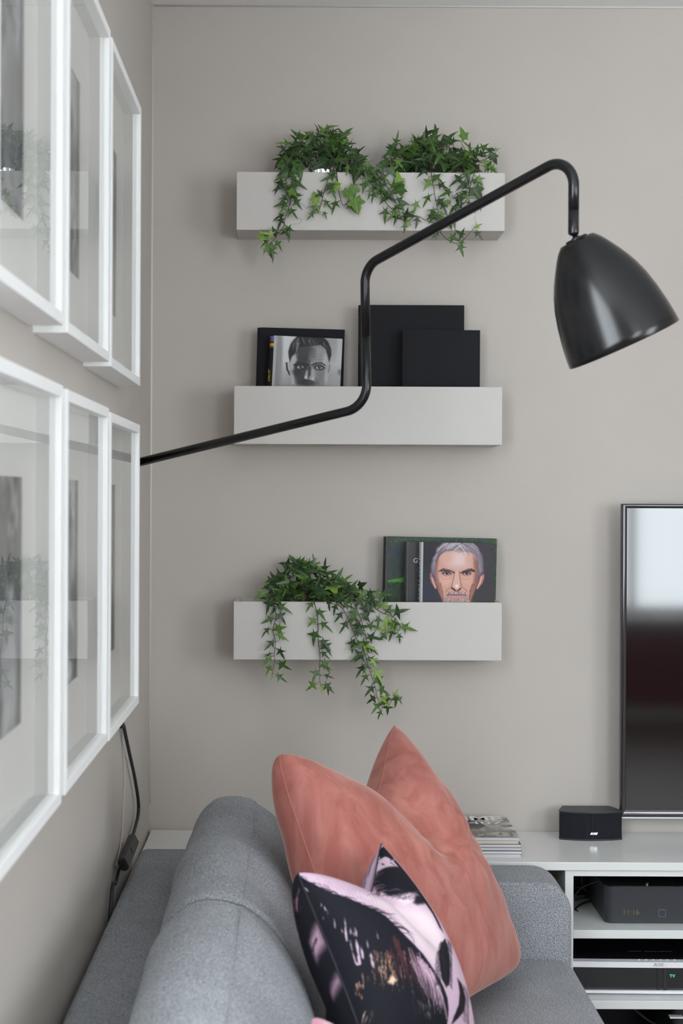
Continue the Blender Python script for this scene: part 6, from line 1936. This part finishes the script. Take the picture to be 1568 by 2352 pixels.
 ('k', 0.8, 0.004, [657,0,682,0,678,27,680,26,684,0,660,0]),
 ('g', 0.8, 0.004, [358,180,605,1,599,31,601,31,607,1,356,180]),
 ('g', 0.8, 0.004, [335,202,601,0,598,24,602,0,339,196]),
 ('k', 0.8, 0.004, [605,0,619,9,617,40,622,7,607,0]),
 ('k', 0.8, 0.004, [612,9,618,30,619,64,621,64,621,29,615,7]),
 ('g', 0.8, 0.004, [589,1,595,21,595,56,597,20,594,0]),
 ('g', 0.8, 0.004, [352,177,612,0,609,21,611,21,612,0,351,177]),
 ('k', 0.8, 0.004, [644,0,664,0,672,13,674,11,665,0,645,0]),
 ('g', 0.8, 0.004, [345,226,574,39,578,76,579,74,577,36,348,220]),
 ('k', 0.8, 0.004, [343,175,629,0,635,13,637,11,629,0,342,173]),
 ('g', 0.8, 0.004, [611,0,632,1,628,27,629,27,635,0,612,0]),
 ('g', 0.8, 0.004, [644,0,662,4,660,34,667,3,645,0]),
 ('g', 0.8, 0.004, [589,3,595,23,595,59,597,57,598,21,592,1]),
 ('g', 0.8, 0.004, [385,186,581,46,585,82,587,80,582,44,574,20]),
 ('g', 0.8, 0.004, [605,3,611,21,611,56,612,21,608,1]),
 ('g', 0.8, 0.004, [654,0,670,7,667,39,668,39,672,6,654,0]),
 ('g', 0.8, 0.004, [601,0,608,14,607,47,609,13,601,0]),
 ('g', 0.8, 0.004, [657,0,682,0,680,26,684,0,660,0]),
 ('g', 0.8, 0.004, [369,195,585,31,587,67,588,67,587,30,373,186]),
 ('w', 0.85, 0.015, [569,160,594,179,621,229,605,237,575,215]),
 ('k', 0.85, 0.004, [584,193,598,209,607,236,599,207,585,190]),
 ('k', 0.85, 0.004, [602,156,619,176,627,207,628,207,621,176,604,153]),
 ('g', 0.85, 0.004, [594,117,607,139,611,170,608,137,595,116]),
 ('g', 0.85, 0.004, [591,162,605,180,612,209,607,179,592,159]),
 ('k', 0.85, 0.004, [635,236,671,268,691,299,674,268,635,235]),
 ('g', 0.85, 0.004, [579,57,588,82,587,117,589,80,582,53]),
 ('k', 0.85, 0.004, [574,109,585,127,588,160,589,159,587,126,575,106]),
 ('k', 0.85, 0.004, [587,114,598,134,602,166,599,134,588,112]),
 ('k', 0.85, 0.004, [614,237,639,260,661,295,662,295,641,260,615,236]),
 ('k', 0.85, 0.004, [584,166,598,183,605,212,599,182,585,165]),
 ('k', 0.85, 0.004, [609,162,627,183,638,216,628,183,611,160]),
 ('g', 0.85, 0.004, [578,136,591,153,595,185,595,183,591,153,578,134]),
 ('g', 0.85, 0.004, [591,109,604,129,607,162,605,129,592,106]),
 ('k', 0.85, 0.004, [579,96,591,116,594,149,592,116,581,93]),
 ('g', 0.85, 0.004, [617,215,641,237,658,270,661,272,642,237,617,212]),
 ('k', 0.85, 0.004, [589,187,604,205,612,233,605,205,591,186]),
 ('k', 0.85, 0.004, [558,83,571,102,572,137,574,136,572,100,561,79]),
 ('k', 0.85, 0.004, [581,119,594,139,598,169,595,137,584,116]),
 ('k', 0.85, 0.004, [581,180,595,196,602,225,597,196,582,179]),
 ('k', 0.85, 0.004, [572,165,587,179,592,207,587,177,574,162]),
 ('g', 0.85, 0.004, [589,190,604,207,612,236,614,236,605,207,591,189]),
 ('k', 0.85, 0.004, [607,212,627,232,644,265,645,265,629,232,608,209]),
 ('k', 0.85, 0.004, [611,227,634,249,652,282,635,249,612,226]),
 ('k', 0.85, 0.004, [568,142,581,157,587,187,582,156,569,140]),
 ('k', 0.85, 0.004, [660,240,702,275,694,290,695,292,702,275,662,240]),
 ('g', 0.85, 0.004, [639,233,681,266,692,293,687,269,642,232]),
 ('k', 0.95, 0.012, [631,242,677,282,682,320,658,310,621,283,604,262,599,242]),
 ('k', 1, 0.006, [607,452,569,458,521,482,481,525,464,574,454,622,472,662,495,648,524,587,567,524,595,479]),
 ('k', 0.95, 0.004, [607,459,585,451,565,449,565,451,584,452,605,462]),
 ('k', 0.8, 0.004, [612,466,639,485,644,502,645,486,619,466]),
 ('k', 0.95, 0.004, [598,461,578,454,559,454,558,455,577,455,597,464]),
 ('k', 0.8, 0.004, [609,471,628,488,634,505,638,505,638,489,612,469]),
 ('k', 0.95, 0.004, [589,462,571,456,552,458,551,459,571,459,588,466]),
 ('k', 0.8, 0.004, [602,474,619,491,624,508,627,508,628,492,608,474]),
 ('k', 0.95, 0.004, [582,465,564,461,544,462,544,464,564,462,581,469]),
 ('k', 0.8, 0.004, [598,478,612,494,615,511,618,511,618,495,604,478]),
 ('k', 0.95, 0.004, [575,469,557,465,536,466,557,466,574,472]),
 ('k', 0.8, 0.004, [592,482,605,498,608,515,609,515,611,498,597,481]),
 ('k', 0.95, 0.004, [568,472,549,469,528,469,524,471,549,471,567,476]),
 ('k', 0.8, 0.004, [587,486,604,502,602,518,604,519,605,502,592,485]),
 ('k', 0.95, 0.004, [562,476,542,474,511,481,509,482,542,475,559,481]),
 ('k', 0.8, 0.004, [582,491,594,505,595,522,598,524,602,506,588,489]),
 ('k', 0.95, 0.004, [555,481,534,478,495,491,496,492,534,479,552,485]),
 ('k', 0.8, 0.004, [577,495,591,511,594,528,595,528,597,511,582,494]),
 ('k', 0.95, 0.004, [548,485,526,481,484,499,484,501,521,486,545,489]),
 ('k', 0.8, 0.004, [571,499,587,515,589,532,591,515,577,498]),
 ('k', 0.95, 0.004, [539,491,511,492,474,508,475,508,509,495,538,494]),
 ('k', 0.8, 0.004, [567,505,581,519,582,536,585,519,572,504]),
 ('k', 0.95, 0.004, [532,495,499,501,468,515,469,515,499,504,529,498]),
 ('k', 0.8, 0.004, [562,511,575,525,578,542,579,542,579,524,567,508]),
 ('k', 0.95, 0.004, [519,502,489,509,462,522,488,512,518,506]),
 ('k', 0.8, 0.004, [557,516,571,529,572,546,574,546,575,529,562,514]),
 ('k', 0.95, 0.004, [514,509,479,518,456,529,482,519,509,515]),
 ('k', 0.8, 0.004, [551,522,567,535,569,552,571,552,569,534,558,519]),
 ('k', 0.95, 0.004, [504,518,476,524,451,536,452,536,475,526,502,522]),
 ('k', 0.8, 0.004, [546,526,561,541,564,558,565,558,565,539,552,525]),
 ('k', 0.95, 0.004, [498,525,471,531,448,542,446,544,469,534,496,529]),
 ('k', 0.8, 0.004, [542,532,555,546,559,564,561,564,561,545,548,531]),
 ('k', 0.95, 0.004, [491,532,465,538,443,549,465,541,489,536]),
 ('k', 0.8, 0.004, [536,538,551,552,555,569,557,569,557,551,542,536]),
 ('k', 0.95, 0.004, [485,539,461,545,441,555,439,557,462,546,484,544]),
 ('k', 0.8, 0.004, [532,544,546,558,551,575,552,575,552,557,538,542]),
 ('k', 0.95, 0.004, [481,546,458,551,436,562,438,562,458,554,479,551]),
 ('k', 0.8, 0.004, [528,549,542,564,546,581,548,581,548,562,532,548]),
 ('k', 0.95, 0.004, [478,552,454,558,435,568,455,559,476,557]),
 ('k', 0.8, 0.004, [522,557,538,569,544,587,545,587,544,568,528,552]),
 ('k', 0.95, 0.004, [474,559,452,564,432,574,433,574,452,567,472,564]),
 ('k', 0.8, 0.004, [518,564,535,574,539,592,541,592,539,574,524,559]),
 ('k', 0.95, 0.004, [471,565,449,569,431,579,449,572,469,569]),
 ('k', 0.8, 0.004, [512,571,531,579,536,598,538,598,535,579,519,567]),
 ('k', 0.95, 0.004, [466,572,446,577,428,585,428,587,448,578,466,577]),
 ('k', 0.8, 0.004, [511,577,528,585,534,604,535,604,532,585,515,574]),
 ('k', 0.95, 0.004, [465,578,443,582,426,591,445,584,464,582]),
 ('k', 0.8, 0.004, [506,584,524,592,531,609,531,608,528,591,512,579]),
 ('k', 0.95, 0.004, [462,584,442,588,423,597,425,597,442,591,462,588]),
 ('k', 0.8, 0.004, [504,589,521,598,528,615,529,614,525,597,508,587]),
 ('k', 0.95, 0.004, [459,591,441,594,422,602,441,595,459,594]),
 ('k', 0.8, 0.004, [501,595,518,605,525,621,526,619,522,602,505,592]),
 ('k', 0.95, 0.004, [456,597,438,599,421,608,438,602,456,599]),
 ('k', 0.8, 0.004, [498,602,515,611,522,627,524,627,519,609,502,598]),
 ('k', 0.95, 0.004, [455,602,436,605,418,614,419,614,436,607,455,605]),
 ('k', 0.8, 0.004, [495,608,514,617,521,632,522,632,516,615,499,605]),
 ('k', 0.95, 0.004, [454,608,435,611,418,618,418,619,435,612,454,611]),
 ('k', 0.8, 0.004, [494,614,511,622,519,638,521,638,515,621,498,611]),
 ('k', 0.95, 0.004, [451,614,432,617,415,624,416,625,433,618,451,617]),
 ('k', 0.8, 0.004, [491,619,509,628,518,644,512,627,495,617]),
 ('k', 0.95, 0.004, [449,619,431,622,413,629,415,629,432,624,449,622]),
 ('k', 0.8, 0.004, [489,625,506,634,515,649,516,649,509,632,494,622]),
 ('k', 0.95, 0.004, [448,625,429,628,412,635,413,635,431,629,448,628]),
 ('k', 0.8, 0.004, [486,631,505,639,514,655,515,655,508,638,491,628]),
 ('k', 0.95, 0.004, [446,631,428,632,411,639,412,641,428,635,446,634]),
 ('k', 0.8, 0.004, [485,637,504,645,512,661,514,661,505,645,489,634]),
 ('k', 0.95, 0.004, [445,637,426,638,411,645,411,647,426,641,445,639]),
 ('k', 0.8, 0.004, [484,642,501,651,511,667,512,667,504,651,488,639]),
 ('k', 0.95, 0.004, [443,641,425,644,409,651,426,645,443,645]),
 ('k', 0.8, 0.004, [482,648,499,657,509,672,511,672,502,655,486,645]),
 ('n', 0.6, 0.004, [591,458,519,511,485,585,476,655,478,655,488,585,526,508,592,459]),
 ('k', 1, 0.01, [564,628,595,654,612,714,587,763,538,798,504,821,512,785,545,737,562,687]),
 ('m', 0.8, 0.004, [602,661,661,680,672,702,665,678,611,660]),
 ('m', 0.8, 0.004, [598,670,649,688,670,711,675,710,661,687,607,667]),
 ('k', 0.8, 0.004, [595,677,642,697,660,720,667,718,651,695,602,675]),
 ('m', 0.8, 0.004, [591,685,637,704,654,728,657,727,645,704,597,684]),
 ('k', 0.8, 0.004, [588,694,631,712,649,735,651,735,639,711,594,692]),
 ('k', 0.8, 0.004, [584,702,627,721,645,744,647,744,634,720,591,700]),
 ('k', 0.8, 0.004, [584,710,622,730,642,753,645,753,629,728,589,708]),
 ('m', 0.8, 0.004, [584,718,621,738,641,761,642,761,627,737,588,717]),
 ('m', 0.8, 0.004, [584,727,619,747,639,770,641,770,624,745,587,725]),
 ('k', 0.8, 0.004, [581,735,618,754,637,780,641,778,622,754,584,734]),
 ('m', 0.8, 0.004, [579,744,617,763,637,788,639,788,621,763,584,741]),
 ('m', 0.8, 0.004, [579,753,615,771,638,797,641,797,619,771,584,750]),
 ('m', 0.8, 0.004, [578,761,615,781,639,807,641,807,619,780,584,758]),
 ('k', 0.8, 0.004, [578,770,617,790,641,817,644,815,621,788,582,767]),
 ('m', 0.8, 0.004, [579,778,617,798,644,827,647,825,621,798,582,775]),
 ('k', 0.8, 0.004, [581,787,619,808,648,837,649,837,622,807,584,785]),
 ('k', 0.8, 0.004, [579,795,624,818,652,847,654,847,625,817,585,794]),
 ('m', 0.8, 0.004, [582,805,628,828,657,858,660,858,628,827,587,804]),
 ('n', 0.6, 0.004, [572,674,579,694,581,694,577,672]),
 ('n', 0.6, 0.004, [571,685,579,705,581,705,572,685]),
 ('n', 0.6, 0.004, [569,697,578,717,579,717,571,697]),
 ('n', 0.6, 0.004, [565,708,575,728,577,728,569,708]),
 ('n', 0.6, 0.004, [562,721,572,741,574,741,565,720]),
 ('n', 0.6, 0.004, [562,732,574,753,575,753,564,732]),
 ('n', 0.6, 0.004, [561,744,571,764,574,764,564,744]),
 ('n', 0.6, 0.004, [559,757,574,777,575,777,562,755]),
 ('n', 0.6, 0.004, [561,768,574,790,575,790,564,768]),
 ('n', 0.6, 0.004, [561,781,575,803,578,803,562,780]),
 ('k', 0.8, 0.004, [6,104,16,117,17,114,10,100]),
 ('l', 0.8, 0.004, [66,183,76,190,77,189,70,179]),
 ('k', 0.8, 0.004, [69,180,79,190,80,190,72,177]),
 ('l', 0.8, 0.004, [43,124,47,155,49,153,47,122]),
 ('l', 0.8, 0.004, [33,120,44,147,46,146,37,117]),
 ('k', 0.8, 0.004, [39,134,40,153,41,152,43,132]),
 ('l', 0.8, 0.004, [84,177,89,199,92,197,89,175]),
 ('l', 0.8, 0.004, [76,190,80,197,83,196,79,189]),
 ('l', 0.8, 0.004, [49,165,59,172,60,170,52,162]),
 ('k', 0.8, 0.004, [127,215,130,235,132,235,133,212]),
 ('k', 0.8, 0.004, [7,92,21,119,23,117,13,84]),
 ('k', 0.8, 0.004, [72,182,79,193,80,192,74,179]),
 ('k', 0.8, 0.004, [27,116,39,142,40,140,31,113]),
 ('l', 0.8, 0.004, [80,182,80,196,82,196,84,180]),
 ('l', 0.8, 0.004, [60,179,69,185,70,183,64,175]),
 ('l', 0.8, 0.004, [20,126,27,136,29,134,26,122]),
 ('k', 0.8, 0.004, [113,205,116,225,117,223,119,202]),
 ('l', 0.8, 0.004, [47,140,47,160,50,160,50,139]),
]
# palm print, in the cushion's own surface coordinates (thousandths across and down its front)
m_palm_seam = mat('black_seam', (0.012, 0.012, 0.016, 1), 0.8)
PCOL = {'k': (24, 24, 32), 'l': (200, 174, 194), 'w': (228, 210, 216), 'o': (196, 138, 104), 'c': (236, 200, 170), 'm': (48, 24, 34), 'n': (112, 62, 58), 'p': (196, 158, 178), 'q': (206, 172, 196), 'g': (128, 104, 122)}
pv = Canvas(560, 560, (200, 172, 190))
for c_, a_, s_, q_ in PALM:
    pv.poly([(q_[i] / 1000, q_[i + 1] / 1000) for i in range(0, len(q_), 2)], PCOL[c_], a_, s_)
bv = Canvas(260, 260, (24, 23, 31))
rs = random.Random(8)
for i in range(60):
    x = rs.random(); y = rs.random(); L = rs.uniform(0.05, 0.2)
    bv.line([(x, y), (x + L * 0.4, y + L * 0.6), (x + L * 0.3, y + L)], rs.uniform(0.004, 0.02), rs.choice([(196, 160, 186), (150, 112, 136), (180, 130, 140)]), 0.8, 0.002)
for (x0, y0, x1, y1) in ((0.0, 0.36, 0.07, 0.47), (0.0, 0.53, 0.06, 0.60)):
    bv.poly([(x0, y0), (x1, y0 + 0.05), (x1, y1), (x0, y1 - 0.04)], (196, 156, 176), 0.9, 0.03)
bv.poly([(0.52, 0.0), (1.0, 0.0), (1.0, 0.45), (0.60, 0.30)], (200, 172, 196), 0.95, 0.03)
for i in range(26):
    y = 0.02 + i * 0.017
    bv.line([(0.52, y + 0.06), (0.7, y + 0.02), (1.0, y)], 0.008, (22, 21, 30), 0.95, 0.004)
for i in range(14):
    x = rs.uniform(0, 0.12); y = rs.uniform(0.3, 0.7)
    bv.line([(x, y), (x + 0.05, y + 0.03), (x + 0.1, y + 0.02)], 0.008, (22, 21, 30), 0.95, 0.003)
pillow('palm_cushion', 'small cushion printed with black palm fronds on pale pink', CR2, 0.17, 0.50, m_print_cloth, m_palm_seam, 260, 0.08, 0.0, canvas=pv, back_canvas=bv, pin=0.05, floor_z=ZS + 0.003)
_t = P(684, 2290, 1.62)
CR3 = corners(Vector((0.0, 1.24, 0.75)), _t, _t + Vector((0.27, -0.05, -0.22)))
pillow('pink_cushion', 'dusty pink velvet cushion of which only the top corner shows', CR3, 0.11, 0.30, m_pink, m_pink, 40, 0.0, 0.004, floor_z=ZS + 0.003, rc=0.14)
